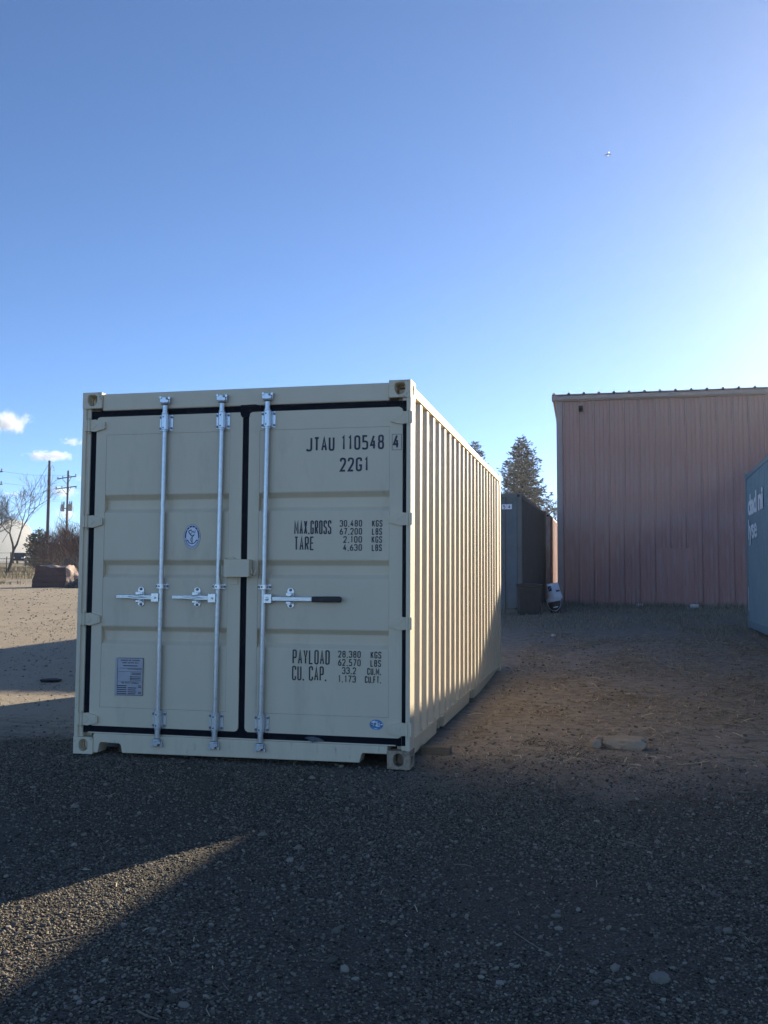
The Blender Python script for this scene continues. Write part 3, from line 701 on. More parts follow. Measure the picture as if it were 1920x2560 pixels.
# ------------------------------------------------------------------ other containers
def text_font(s, size, mt, name, parent, M, sx=1, offset=0.0):
    cu = bpy.data.curves.new(name, 'FONT'); cu.body = s; cu.size = size; cu.extrude = .001; cu.offset = offset; cu.space_character = .95
    o = bpy.data.objects.new('tmp', cu); COL.objects.link(o)
    dg = bpy.context.evaluated_depsgraph_get(); me = bpy.data.meshes.new_from_object(o.evaluated_get(dg)); bpy.data.objects.remove(o)
    me.materials.clear(); me.materials.append(mt)
    for v in me.vertices: v.co.x *= sx
    me.transform(M)
    q = bpy.data.objects.new(name, me); COL.objects.link(q); q.parent = parent; return q
def plain_container(name, label, L, Wd, Ht, loc, rz, rx, mats, per=.278, dep=.034):
    """origin: bottom front left corner, long axis +y"""
    mw, mf, md = mats
    e = thing(name, label, 'shipping container', loc, rz); e.rotation_euler = (rx, 0, rz)
    for x in (0, Wd-.10):
        for y in (0, L-.14): obj('corner_post', MB().box((x, y, .115), (x+.10, y+.14, Ht-.115)), mf, e, bevel=.008)
    for x in (-.004, Wd-.148):
        for y in (-.004, L-.158):
            for z in (0, Ht-.115):
                c = MB(); c.box((x, y, z), (x+.152, y+.162, z+.115)); obj('corner_casting', c, mf, e, bevel=.008)
                h = MB(); h.lathe([(.036, 0), (.036, .003)], 14, Matrix.Translation((x+.076, y-.0005 if y < 1 else y+.1655, z+.058)) @ Matrix.Rotation(R(90), 4, 'X')); obj('casting_hole', h, M_dark, e)
    for xo, sg in ((.014, 1), (Wd-.014, -1)):
        obj('side_panel', corrugated(.14, L-.14, per, dep, .068, .068, .158, Ht-.10, xo, sg), mw, e)
        for z0, z1, nm in ((Ht-.10, Ht-.03, 'top_rail'), (.03, .158, 'bottom_rail')):
            a, b = (xo-.008, xo+.05) if sg > 0 else (xo-.05, xo+.008)
            obj(nm, MB().box((a, .16, z0), (b, L-.16, z1)), mf, e, bevel=.004)
    obj('roof_panel', MB().box((.05, .05, Ht-.05), (Wd-.05, L-.05, Ht-.04)), mw, e)
    obj('header', MB().box((.148, .004, Ht-.115), (Wd-.148, .10, Ht-.004)), mf, e, bevel=.006)
    obj('sill', MB().box((.148, .004, .02), (Wd-.148, .10, .14)), mf, e, bevel=.006)
    for x0, x1 in ((.11, Wd/2-.012), (Wd/2+.012, Wd-.11)):
        d = obj('door', MB().box((x0, .028, .145), (x1, .07, Ht-.12)), md, e, bevel=.006)
        fr = MB(); fr.box((x0, .018, .145), (x0+.10, .0275, Ht-.12)); fr.box((x1-.10, .018, .145), (x1, .0275, Ht-.12)); obj('door_stile', fr, md, d)
        for xr in (x0+.28, x1-.28):
            r_ = obj('lock_rod', MB().tube([(xr, 0, .06), (xr, 0, Ht-.06)], .017, 10), mf, e, smooth=True)
            for z in (.2, Ht*.45, Ht-.3): obj('rod_bracket', MB().box((xr-.05, -.005, z-.04), (xr+.05, .018, z+.04)), mf, r_)
    obj('end_panel', MB().box((.10, L-.05, .12), (Wd-.10, L-.04, Ht-.1)), mw, e)
    return e
M_bw = pbr('slate_blue_paint', (.16, .25, .29), .5, 0, .1, 2, .03, 20, [((.07, .07, .07), 5, .6, .7, .5)])
M_bf = pbr('slate_blue_frame', (.145, .225, .26), .5, 0, .1, 4)
M_dw = pbr('dark_weathered_steel', (.045, .05, .055), .6, 0, .25, 3, .03, 20, [((.12, .11, .10), 4, .58, .72, .6)], stretch=(2, 2, .5))
M_df = pbr('grey_green_steel', (.12, .13, .125), .6, 0, .2, 3, .03, 20, [((.16, .09, .06), 6, .58, .7, .6)])
M_dd = pbr('blue_grey_door', (.10, .14, .165), .55, 0, .15, 3, .03, 20, [((.05, .05, .05), 4, .62, .72, .6)])
M_pk = pbr('peeling_pink_paint', (.42, .28, .24), .7, 0, .2, 3, .05, 20, [((.55, .50, .45), 3, .5, .6, .8), ((.14, .07, .05), 6, .62, .7, .7)], stretch=(2, 2, .4))
M_letter = pbr('pale_lettering', (.80, .84, .86), .5, 0, .1, 8)
# slate blue one at the right: its left side faces the camera
rz = R(-2.2); LB = 12.19
ax = Vector((math.sin(R(2.2)), math.cos(R(2.2)), 0))
far_c = Vector((3.94, 12.76, .37)); near = far_c-ax*LB; slope = -.004
blue = plain_container('shipping_container', 'slate blue shipping container with pale lettering at the right edge', LB, 2.438, 2.89, (near.x, near.y, far_c.z-.0), rz, 0, (M_bw, M_bf, M_bw), .20, .026)
blue.rotation_euler = (R(.2), 0, rz); blue.location.z = far_c.z-LB*math.sin(R(.2))
# lettering reads on the left side (x=0 plane of the container, mirrored run toward the camera)
Mt = Matrix.Rotation(R(-90), 4, 'Z') @ Matrix.Rotation(R(90), 4, 'X')
def side_text(s, yfar, z, size, sx, off):
    q = text_font(s, size, M_letter, 'lettering', blue, Matrix.Translation((.0045, yfar, z)) @ Mt, sx, off); q['label'] = 'pale lettering '+s; return q
q_ = side_text('dad', LB-.36, 2.10, .50, 1.9, .018)
side_text('ni', min(v.co.y for v in q_.data.vertices)-.20, 2.10, .50, 1.9, .018)
side_text('lyse', LB-.33, 1.66, .50, 1.8, .011)
obj('paper_notice', MB().box((.002, LB-.20, .34), (.0055, LB-.165, .78)), M_letter, blue)
# far dark container with the number plates
fr_ = Vector((-.50, 15.9, .50))
rz2 = R(-2.2); a2 = Vector((math.cos(rz2), math.sin(rz2), 0))
o2 = fr_-a2*2.438
dark = plain_container('shipping_container', 'old dark grey shipping container with blue grey doors behind the cream one', 6.06, 2.438, 2.80, (o2.x, o2.y, .46), rz2, 0, (M_dw, M_df, M_dd))
for i, c in enumerate('54'):
    xc = 2.438-.395+i*.118
    p_ = obj('number_plate', MB().box((xc-.057, -.030, 2.43), (xc+.057, -.024, 2.545)), M_white, dark); p_['label'] = 'white number plate '+c
    mb = MB(); text(mb, c, xc-.026, 2.446, xc+.026, .082, .015, lambda q, d: (q.x, -.0312-d, q.y)); obj('plate_digit', mb, M_ink, p_)
pm = MB(); pm.box((2.438-.33, -.012, 2.56), (2.438-.20, .016, 2.72)); obj('door_patch', pm, M_df, dark)
pink = plain_container('shipping_container', 'peeling pinkish container seen edge on between the dark container and the red building', 6.06, 2.438, 2.80, (-2.70, 24.4, .56), R(-1.2), 0, (M_pk, M_pk, M_pk))
# timber frame beyond
M_lum = pbr('pale_lumber', (.48, .40, .28), .8, 0, .2, 5, .2, 30, stretch=(1, 8, 8))
lf = thing('lumber_rack', 'pale timber rack in the gap beyond the red building', 'lumber rack', (0, 0, 0))
for z in (1.05, 1.95, 3.0): obj('rack_beam', MB().box((-.35, 42, z), (1.6, 42.12, z+.14)), M_lum, lf)
for x in (-.3, 1.4): obj('rack_post', MB().box((x, 42.13, .7), (x+.12, 42.25, 3.3)), M_lum, lf)
for k in range(4): obj('plank', MB().box((-.3, 41.2, 1.19+k*.06), (1.5-.1*k, 42.1, 1.235+k*.06)), M_lum, lf)

# ------------------------------------------------------------------ bin, buckets, litter
M_bin = pbr('dark_plastic', (.030, .033, .038), .55, 0, .2, 5, .05, 30)
bn_ = thing('trash_bin', 'dark plastic bin against the right side of the old dark container', 'bin', (-.30, 15.45, zg(-.3, 15.4)-.02), R(6))
mb = MB()
for (h, a, b) in ((0, .235, .22), (.60, .27, .26), (.62, .285, .275), (.66, .285, .275)):
    mb.v += [(-a, -b, h), (a, -b, h), (a, b, h), (-a, b, h)]
for k in range(3):
    for i in range(4): mb.f.append((k*4+i, k*4+(i+1) % 4, (k+1)*4+(i+1) % 4, (k+1)*4+i))
mb.f += [(3, 2, 1, 0)]
obj('bin_body', mb, M_bin, bn_, bevel=.03)
obj('bin_lid', MB().prism([(-.30, .661), (.30, .661), (.30, .685), (.15, .71), (-.15, .71), (-.30, .685)], 'y', -.29, .29), M_bin, bn_, bevel=.02)
obj('bin_handle', MB().tube([(-.20, -.28, .65), (-.20, -.32, .63), (.20, -.32, .63), (.20, -.28, .65)], .014, 8), M_bin, bn_)
for s in (-.09, .09): obj('bin_rib', MB().box((s-.012, -.262, .05), (s+.012, -.22, .55)), M_bin, bn_)
M_pail = pbr('white_pail', (.62, .64, .68), .45, 0, .06, 6)
M_paildark = pbr('dark_pail', (.03, .03, .035), .5, 0, .1, 6)
def bucket(lab, loc, rot, body, low, mark):
    e = thing('bucket', lab, 'bucket', loc, 0, 'plastic pails leaning by the red building'); e.rotation_euler = rot
    obj('pail_body', MB().lathe([(.13, 0), (.145, .30)], 24), body, e, smooth=True)
    obj('pail_rim', MB().lathe([(.146, .285), (.160, .290), (.162, .335), (.150, .345), (.155, .372), (.146, .375), (.140, .34)], 24, cap=False), M_pail, e, smooth=True)
    hb = [(.158*math.cos(t), -.158*abs(math.sin(t))*.3-.05*0-.158*math.sin(t)*.9, .30-.22*math.sin(t)) for t in [math.pi*k/14 for k in range(15)]]
    obj('pail_handle', MB().tube(hb, .004, 6), M_pail, e)
    if mark:
        lb = MB()
        for z0, z1, a0, a1 in mark:
            n = 10
            vs = []
            for k in range(n+1):
                t = R(a0+(a1-a0)*k/n)
                for z in (z0, z1): rr_ = .1312+.05*z; vs.append((rr_*math.cos(t), rr_*math.sin(t), z))
            lb.add(vs, [(2*k, 2*k+2, 2*k+3, 2*k+1) for k in range(n)])
        each('pail_label', lb, low, e)
    return e
M_plab = pbr('blue_label', (.03, .05, .11), .5)
bucket('white pail lying upside down on the dark pail beside the red building', (.19, 15.9, zg(.2, 15.9)+.66), (R(4), R(168), 0), M_pail, M_plab, [(.05, .17, 285, 330), (.17, .21, 200, 250)])
bucket('dark pail with a white rim and handle, lower of the two stacked pails', (.28, 15.9, zg(.2, 15.9)-.02), (R(3), R(-11), 0), M_paildark, M_letter, [(.15, .17, 255, 300)])

def lump(name, size, mt, seed, loc, rz=0, sub=2, rough=.25, flat=.1):
    b = bmesh.new(); bmesh.ops.create_icosphere(b, subdivisions=sub, radius=1)
    for v in b.verts:
        c = v.co.copy(); k = 1+rough*noise.noise(c*1.3+Vector((seed, seed*2, 0)))+rough*.5*noise.noise(c*3.1+Vector((seed, 0, 5)))
        v.co = Vector((max(-.8, min(.8, c.x*k))*size[0]/2/.8, max(-.8, min(.8, c.y*k))*size[1]/2/.8, max(-.62, min(.72, c.z*k))*size[2]/2/.72))
    me = bpy.data.meshes.new(name); b.to_mesh(me); b.free(); me.materials.append(mt)
    o = bpy.data.objects.new(name, me); COL.objects.link(o); o.location = loc; o.rotation_euler = (0, 0, rz); return o
tag(lump('flat_stone', (.31, .17, .095), M_stone, 3, (1.40, 1.17, zg(1.4, 1.17)+.03), R(-8), 3, .35), 'flat angular tan stone lying alone on the brown dirt', 'stone')
tag(lump('small_stone', (.09, .07, .07), M_stone, 8, (1.185, 1.12, zg(1.2, 1.1)+.025), .3), 'small dark stone touching the left end of the flat tan stone, nearer the camera', 'stone')
tag(lump('small_stone', (.10, .07, .06), M_stone, 11, (1.215, 1.32, zg(1.2, 1.3)+.022), 1.0), 'small tan stone behind the left end of the flat tan stone', 'stone')
M_peb = pbr('grey_pebble', (.19, .17, .14), .75, 0, .15, 20, .2, 80)
tag(lump('pebble', (.062, .046, .034), M_peb, 21, (1.41, -2.72, zg(1.4, -2.7)+.010), .3, 3, .15), 'smooth grey oval pebble, the largest in the foreground gravel', 'pebble')
M_scrap = pbr('black_rubber_scrap', (.012, .012, .013), .7, 0, .2, 12)
q = lump('rubber_scrap', (.22, .18, .035), M_scrap, 31, (-5.06, 3.95, zg(-5, 4)+.015), .2, 3, .5); tag(q, 'flat black rubber scrap lying on the shaded dirt left of the cream container', 'rubber scrap')
M_litter = pbr('white_litter', (.55, .53, .50), .8, 0, .1, 20)
tag(lump('paper_litter', (.22, .12, .09), M_litter, 41, (2.28, 20.3, zg(2.3, 20.3)+.04), .4), 'crumpled pale litter at the foot of the red wall, the left piece', 'litter', 'litter by the red wall')
tag(lump('paper_litter', (.28, .12, .13), M_litter, 47, (3.62, 19.6, zg(3.6, 19.6)+.05), .9), 'crumpled pale litter at the foot of the red wall, the right piece', 'litter', 'litter by the red wall')
tag(lump('white_stone', (.07, .06, .05), M_litter, 51, (.47, 10.2, zg(.5, 10.2)+.02), .9), 'small white stone on the dirt just right of the far end of the cream container', 'stone')
# lying sticks on the right-hand dirt
M_stick = pbr('dry_stick', (.26, .21, .155), .85, 0, .25, 14)
def stick(pts, rad, lab):
    P = [(x, y, zgn(x, y)+rad*1.3) for x, y in pts]
    return tag(obj('stick', MB().tube(P, [rad]*(len(P)-1)+[rad*.5], 6), M_stick, smooth=True), lab, 'stick', 'dry sticks on the ground')
stick([(2.05, 2.50), (2.20, 2.46), (2.46, 2.36)], .006, 'pale stick on the dirt right of and beyond the flat tan stone')
stick([(2.30, 1.72), (2.43, 1.74), (2.58, 1.68)], .010, 'thick pale broken stick near the right edge of the dirt')
stick([(2.31, 1.74), (2.44, 1.69), (2.55, 1.72)], .005, 'thin pale stick crossing the thick broken stick')
stick([(1.98, .95), (2.16, .93), (2.34, .86)], .005, 'long thin stick to the right of the flat tan stone')
stick([(-.83, -2.93), (-.76, -2.86), (-.70, -2.78)], .0035, 'dry stalk lying in the sunlit gravel wedge')
stick([(-.22, -3.35), (-.17, -3.38), (-.12, -3.39)], .004, 'short pale stick in the shaded gravel at the bottom left')
stick([(.88, -2.36), (.95, -2.47), (1.02, -2.56)], .0025, 'thin twig left of the oval pebble')
stick([(1.60, .02), (1.66, -.04), (1.68, -.10)], .0025, 'small curved pale twig on the gravel at mid right')
stick([(1.30, -1.03), (1.38, -1.08), (1.45, -1.12)], .0025, 'straight pale twig in the shaded gravel right of centre')
stick([(.52, -1.55), (.58, -1.55), (.63, -1.58)], .003, 'short pale straw below the right corner of the cream container')

# ------------------------------------------------------------------ gravel, straw, grass (uncountable)
M_grav = pbr('gravel_stones', (.165, .138, .106), .9, 0, .1, 6, 0, 60, island=.75)
M_fine = pbr('fine_gravel_grains', (.155, .128, .096), .95, 0, .1, 6, 0, 60, island=.8, spec=.25)
M_tanst = pbr('tan_gravel', (.27, .22, .165), .85, 0, .1, 6, 0, 60, island=.5)
ico = []; b = bmesh.new(); bmesh.ops.create_icosphere(b, subdivisions=1, radius=1)
b.verts.ensure_lookup_table(); IV = [v.co.copy() for v in b.verts]; IF = [tuple(v.index for v in f.verts) for f in b.faces]; b.free()
OV = [Vector(p) for p in ((1,0,0),(-1,0,0),(0,1,0),(0,-1,0),(0,0,1),(0,0,-.4))]; OF = [(0,2,4),(2,1,4),(1,3,4),(3,0,4),(2,0,5),(1,2,5),(3,1,5),(0,3,5)]
def scatter_stones(mb, n, area, smin, smax, pw, rnd, mask=None, small_oct=.012):
    for _ in range(n):
        x = rnd.uniform(area[0], area[1]); y = rnd.uniform(area[2], area[3])
        if mask and not mask(x, y, rnd): continue
        s = smin+(smax-smin)*rnd.random()**pw
        V, F = (OV, OF) if s < small_oct else (IV, IF)
        a = rnd.uniform(0, 6.283); c, sn = math.cos(a), math.sin(a)
        ex, ey, ez = s*rnd.uniform(.8, 1.3)/2, s*rnd.uniform(.6, 1)/2, s*rnd.uniform(.4, .7)/2
        tx, ty = rnd.uniform(-.35, .35), rnd.uniform(-.35, .35)
        z = zgn(x, y)+ez*.45; vs = []
        for p in V:
            j = 1+.22*math.sin(p.x*7.3+x*91)*math.cos(p.y*5.1+y*57)
            px, py, pz = p.x*ex*j, p.y*ey*j, p.z*ez*j
            pz += px*tx+py*ty
            vs.append((x+px*c-py*sn, y+px*sn+py*c, z+pz))
        mb.add(vs, F)
rnd = random.Random(3)
gs = MB()
def in_view(x, y):
    dx, dy = x-1.22, y+6.2263
    f = dx*math.sin(yaw)+dy*math.cos(yaw); l = dx*math.cos(yaw)-dy*math.sin(yaw)
    return f > 1.5 and abs(l) < f*.46+.5
def not_cont(x, y): return not (-2.45 < x < .02 and .25 < y < 6.0)
mgrav = lambda x, y, r: in_view(x, y) and not_cont(x, y) and (y < .2 or r.random() < max(0, 1-(y-.2)/1.6))
pass
scatter_stones(gs, 11000, (-3.6, 3.6, -4.1, 1.6), .011, .028, 1.9, rnd, mgrav)
scatter_stones(gs, 600, (-3.6, 3.6, -4.1, .8), .022, .050, 2.6, rnd, mgrav)
g_ = obj('gravel', gs, M_grav, fix=False); g_['kind'] = 'stuff'; g_['label'] = 'loose dark gravel of the foreground'
def fine_gravel(n, area, smin, smax, name, mt, label, seed, thin):
    rs = np.random.default_rng(seed)
    x = rs.uniform(area[0], area[1], n); y = rs.uniform(area[2], area[3], n)
    dx, dy = x-1.22, y+6.2263; f = dx*math.sin(yaw)+dy*math.cos(yaw); l = dx*math.cos(yaw)-dy*math.sin(yaw)
    ok = (f > 1.5) & (np.abs(l) < f*.46+.4) & ~((x > -2.45) & (x < .02) & (y > .35) & (y < 6.0)) & thin(x, y, rs)
    x, y = x[ok], y[ok]; n = len(x)
    gz = np.array([v[2] for v in gm.v]).reshape(len(YS), len(XS)); xa = np.array(XS); ya = np.array(YS)
    i = np.clip(np.searchsorted(xa, x)-1, 0, len(xa)-2); j = np.clip(np.searchsorted(ya, y)-1, 0, len(ya)-2)
    tx = (x-xa[i])/(xa[i+1]-xa[i]); ty = (y-ya[j])/(ya[j+1]-ya[j])
    z = (gz[j, i]*(1-tx)+gz[j, i+1]*tx)*(1-ty)+(gz[j+1, i]*(1-tx)+gz[j+1, i+1]*tx)*ty
    s = smin+(smax-smin)*rs.random(n)**1.6
    base = np.array([(1,0,0),(-1,0,0),(0,1,0),(0,-1,0),(0,0,1),(0,0,-1)], float)
    F = np.array([(0,2,4),(2,1,4),(1,3,4),(3,0,4),(2,0,5),(1,2,5),(3,1,5),(0,3,5)])
    q = rs.normal(size=(n, 4)); q /= np.linalg.norm(q, axis=1)[:, None]; w_, a_, b_, c_ = q.T
    Rm = np.stack([1-2*(b_*b_+c_*c_), 2*(a_*b_-c_*w_), 2*(a_*c_+b_*w_), 2*(a_*b_+c_*w_), 1-2*(a_*a_+c_*c_), 2*(b_*c_-a_*w_), 2*(a_*c_-b_*w_), 2*(b_*c_+a_*w_), 1-2*(a_*a_+b_*b_)], 1).reshape(n, 3, 3)
    jit = rs.uniform(.6, 1.15, (n, 6, 1)); P = np.einsum('nij,nkj->nki', Rm, base[None]*jit)
    P[:, :, 2] *= .62; P *= (s/2)[:, None, None]*1.15
    P += np.stack([x, y, z+s*.12], 1)[:, None, :]
    V = P.reshape(-1, 3); faces = (F[None]+6*np.arange(n)[:, None, None]).reshape(-1, 3)
    me = bpy.data.meshes.new(name); me.vertices.add(len(V)); me.vertices.foreach_set('co', V.ravel().astype(np.float32))
    me.loops.add(faces.size); me.loops.foreach_set('vertex_index', faces.ravel().astype(np.int32))
    me.polygons.add(len(faces)); me.polygons.foreach_set('loop_start', np.arange(0, faces.size, 3, dtype=np.int32)); me.update(calc_edges=True); me.validate()
    me.materials.append(mt); o = bpy.data.objects.new(name, me); COL.objects.link(o); o['kind'] = 'stuff'; o['label'] = label; return o
fine_gravel(330000, (-3.2, 3.4, -4.1, 1.6), .006, .017, 'fine_gravel', M_fine, 'fine dark gravel bed of the foreground', 5, lambda x, y, r: r.random(len(x)) < np.clip(np.minimum(.96, .62+.5*np.sin(1.3*x+.7*y+2)*np.sin(.8*x-1.9*y)+.22*np.sin(4.3*x+2.9*y))-.95*np.maximum(-.05, y+.25*np.sin(x*3.1+y*1.7)+.30*np.sin(x*1.13-2.2*y+1)+.18*np.sin(7.3*x+4.1*y)+.12*np.sin(13*x-9*y)+.15), .12*(y < .5), .96))
gs = MB()
mt_ = lambda x, y, r: in_view(x, y) and x < -2.7 and (y > 2.2 or r.random() < max(0, (y-.3)/1.9))
scatter_stones(gs, 16000, (-11, -2.6, .4, 14), .010, .035, 3.0, rnd, mt_, .03)
scatter_stones(gs, 5000, (-26, -6, 12, 42), .03, .09, 2.5, rnd, lambda x, y, r: in_view(x, y), .09)
g_ = obj('dirt_stones', gs, M_tanst, fix=False); g_['kind'] = 'stuff'; g_['label'] = 'small stones on the tan dirt left of the container'

M_straw = pbr('dry_straw', (.46, .38, .26), .85, 0, .1, 6, island=.45)
st = MB()
def straw(mb, n, area, lmin, lmax, wd, rnd, mask, lift=.03, seg=2):
    for _ in range(n):
        x = rnd.uniform(area[0], area[1]); y = rnd.uniform(area[2], area[3])
        if not mask(x, y, rnd): continue
        L_ = lmin+(lmax-lmin)*rnd.random()**2; a = rnd.gauss(0, .9); curl = rnd.uniform(-1.2, 1.2); h = rnd.uniform(.1, 1)*lift
        vs = []; px, py = x, y
        for k in range(seg+1):
            t = k/seg; aa = a+curl*t; z = zgn(px, py)+.006+h*math.sin(math.pi*t)
            nx_, ny_ = -math.sin(aa)*wd/2, math.cos(aa)*wd/2
            vs += [(px+nx_, py+ny_, z), (px-nx_, py-ny_, z+wd*.5)]; px += math.cos(aa)*L_/seg; py += math.sin(aa)*L_/seg
        mb.add(vs, [(2*k, 2*k+1, 2*k+3, 2*k+2) for k in range(seg)])
mdirt = lambda x, y, r: in_view(x, y) and x > .12 and noise.noise((x*1.6, y*.9, 2))+.5*noise.noise((x*5, y*4, 7)) > r.uniform(-.45, .55)
straw(st, 20000, (.1, 5, .4, 11), .03, .17, .0042, rnd, mdirt, .02)
straw(st, 900, (-3.5, 3.4, -4, .5), .02, .11, .003, rnd, lambda x, y, r: in_view(x, y) and not_cont(x, y), .006)
straw(st, 300, (1.0, 3.6, .2, 5), .10, .32, .006, rnd, lambda x, y, r: in_view(x, y), .03, 4)
s_ = obj('straw', st, M_straw, fix=False); s_['kind'] = 'stuff'; s_['label'] = 'dry straw strewn over the brown dirt'
# clods on the dirt
cl = MB(); M_clod = pbr('dirt_clods', (.23, .19, .145), .95, 0, .15, 6, island=.4)
scatter_stones(cl, 8000, (.05, 5, .3, 10.5), .008, .04, 3.6, rnd, lambda x, y, r: in_view(x, y), .02)
c_ = obj('dirt_clods', cl, M_clod, fix=False); c_['kind'] = 'stuff'; c_['label'] = 'small clods and stones on the brown dirt'
def blades(mb, n, area, hmin, hmax, wd, rnd, mask, lean=.5):
    for _ in range(n):
        x = rnd.uniform(area[0], area[1]); y = rnd.uniform(area[2], area[3])
        if not mask(x, y, rnd): continue
        h = rnd.uniform(hmin, hmax); a = rnd.uniform(0, 6.283); l = rnd.uniform(0, lean)*h; z = zgn(x, y)-.01
        c, s = math.cos(a)*wd/2, math.sin(a)*wd/2; bx, by = rnd.uniform(-1, 1)*l, rnd.uniform(-1, 1)*l
        mb.add([(x-c, y-s, z), (x+c, y+s, z), (x+bx*.4+c*.8, y+by*.4+s*.8, z+h*.6), (x+bx*.4-c*.8, y+by*.4-s*.8, z+h*.6), (x+bx, y+by, z+h)], [(0, 1, 2, 3), (3, 2, 4)])
M_grass = pbr('dull_grass', (.26, .225, .16), .95, 0, .1, 3, island=.5, spec=.1)
gr = MB()
patch = lambda x, y, r: in_view(x, y) and noise.noise((x*.8, y*.6, 9))+.4*noise.noise((x*3, y*2, 1)) > r.uniform(-.5, .5)+max(0, (13-y)*.16)
blades(gr, 34000, (-1.2, 6.5, 10, 20.9), .02, .085, .010, rnd, patch, .9)
blades(gr, 3000, (-.6, 9, 19.8, 20.9), .05, .20, .012, rnd, lambda x, y, r: in_view(x, y), .6)
g_ = obj('grass', gr, M_grass, fix=False); g_['kind'] = 'stuff'; g_['label'] = 'dull low grass in front of the red building'
M_wlow = pbr('pale_weeds', (.20, .20, .16), .9, 0, .1, 3, island=.3)
gr = MB()
def weedline(x, y, r):
    t = (y-5)/10; return in_view(x, y) and abs(x-(2.75+.35*math.sin(y*.7)-.02*y)) < .10+.12*r.random() and r.random() < .5
blades(gr, 7000, (2, 3.6, 3, 13.5), .01, .06, .007, rnd, weedline, 1.2)
g_ = obj('weeds', gr, M_wlow, fix=False); g_['kind'] = 'stuff'; g_['label'] = 'pale dry weeds in a line by the slate blue container'
M_dry = pbr('dry_grass', (.34, .265, .155), .9, 0, .1, 3, island=.4)
gr = MB()
blades(gr, 26000, (-75, -24, 52, 100), .12, .5, .035, rnd, lambda x, y, r: in_view(x, y) and noise.noise((x*.2, y*.15, 3)) > r.uniform(-.7, .3), .7)
blades(gr, 5000, (-33, -20, 41, 52), .05, .30, .05, rnd, lambda x, y, r: in_view(x, y) and noise.noise((x*.3, y*.3, 3)) > r.uniform(-.2, .4), .7)
g_ = obj('dry_grass', gr, M_dry, fix=False); g_['kind'] = 'stuff'; g_['label'] = 'tall dry grass along the wire fence'

# ------------------------------------------------------------------ left background
fwv = Vector((math.sin(yaw), math.cos(yaw), 0)); rtv = Vector((math.cos(yaw), -math.sin(yaw), 0))
def pos(depth, lateral):
    p = Vector((1.22, -6.2263, 0))+fwv*depth+rtv*lateral; p.z = zg(p.x, p.y); return p
# sandstone boulder
M_rock = pbr('red_sandstone', (.115, .066, .058), .9, 0, .3, 1.6, .8, 6, [((.17, .11, .10), 2.2, .56, .7, .6), ((.12, .065, .06), 3, .58, .68, .8)], stretch=(.7, .7, 3.2))
p = pos(47, -16.45)
bo = MB()
ol = [(-.86, 0, -.1), (-.80, .0, .42), (-.68, .05, .99), (.78, .02, .93), (.84, .0, .45), (.74, 0, -.1)]
bk_ = [(-.82, 1.0, -.1), (-.74, 1.0, .40), (-.60, .90, 1.0), (.86, 1.05, 1.02), (1.30, .85, .55), (1.20, 1.0, -.1)]
mid_ = [(-.90, .5, -.1), (-.82, .5, .45), (-.64, .45, 1.04), (.84, .5, 1.04), (1.12, .45, .62), (1.0, .5, -.1)]
bo.add(ol+mid_+bk_, [(i, i+1, 6+i+1, 6+i) for i in range(5)]+[(6+i, 6+i+1, 12+i+1, 12+i) for i in range(5)]+[(0, 1, 2, 3, 4, 5)[::-1], (12, 13, 14, 15, 16, 17)]+[(5, 0, 6, 11), (11, 6, 12, 17)])
b = bmesh.new(); me = bpy.data.meshes.new('boulder'); me.from_pydata(bo.v, [], bo.f); b.from_mesh(me); bmesh.ops.triangulate(b, faces=b.faces)
bmesh.ops.subdivide_edges(b, edges=b.edges, cuts=5, use_grid_fill=True)
for v in b.verts:
    v.co.z *= 1.08; d = noise.noise(v.co*2.1)*.10+noise.noise(v.co*6)*.05+noise.noise(Vector((v.co.x, v.co.y, v.co.z*7)))*.02
    v.co += Vector((v.co.x*.3, v.co.y-.5, v.co.z-.5)).normalized()*d
bmesh.ops.recalc_face_normals(b, faces=b.faces)
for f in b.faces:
    if f.normal.x > .45 or f.normal.z > .75: f.material_index = 1  # right and top faces get a paler rock: sunlight put into the colour
b.to_mesh(me); b.free(); me.materials.append(M_rock); me.materials.append(pbr('sunlit_sandstone', (.36, .265, .215), .9, 0, .3, 4, .8, 9))
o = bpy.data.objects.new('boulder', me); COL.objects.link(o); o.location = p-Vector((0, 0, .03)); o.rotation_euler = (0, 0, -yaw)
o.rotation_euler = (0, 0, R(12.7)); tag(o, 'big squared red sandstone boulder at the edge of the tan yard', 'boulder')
# rubble mound to the right of it
mb = MB(); c0 = pos(47, -14.75); rr2 = random.Random(5)
for _ in range(420):
    a = rr2.uniform(0, 6.283); d = rr2.random()**.6*.85; s = rr2.uniform(.05, .16)
    z = .5*(1-d/.85)+rr2.uniform(-.05, .05)
    mb.add([(v.x*s*rr2.uniform(.7, 1.2)+d*math.cos(a), v.y*s+d*math.sin(a), v.z*s*.8+z) for v in OV], OF)
o = obj('rubble_pile', mb, pbr('dark_rubble', (.085, .075, .065), .9, 0, .1, 4, island=.6), fix=False, loc=c0); tag(o, 'low pile of dark rubble beside the sandstone boulder', 'rubble pile', kind='stuff')
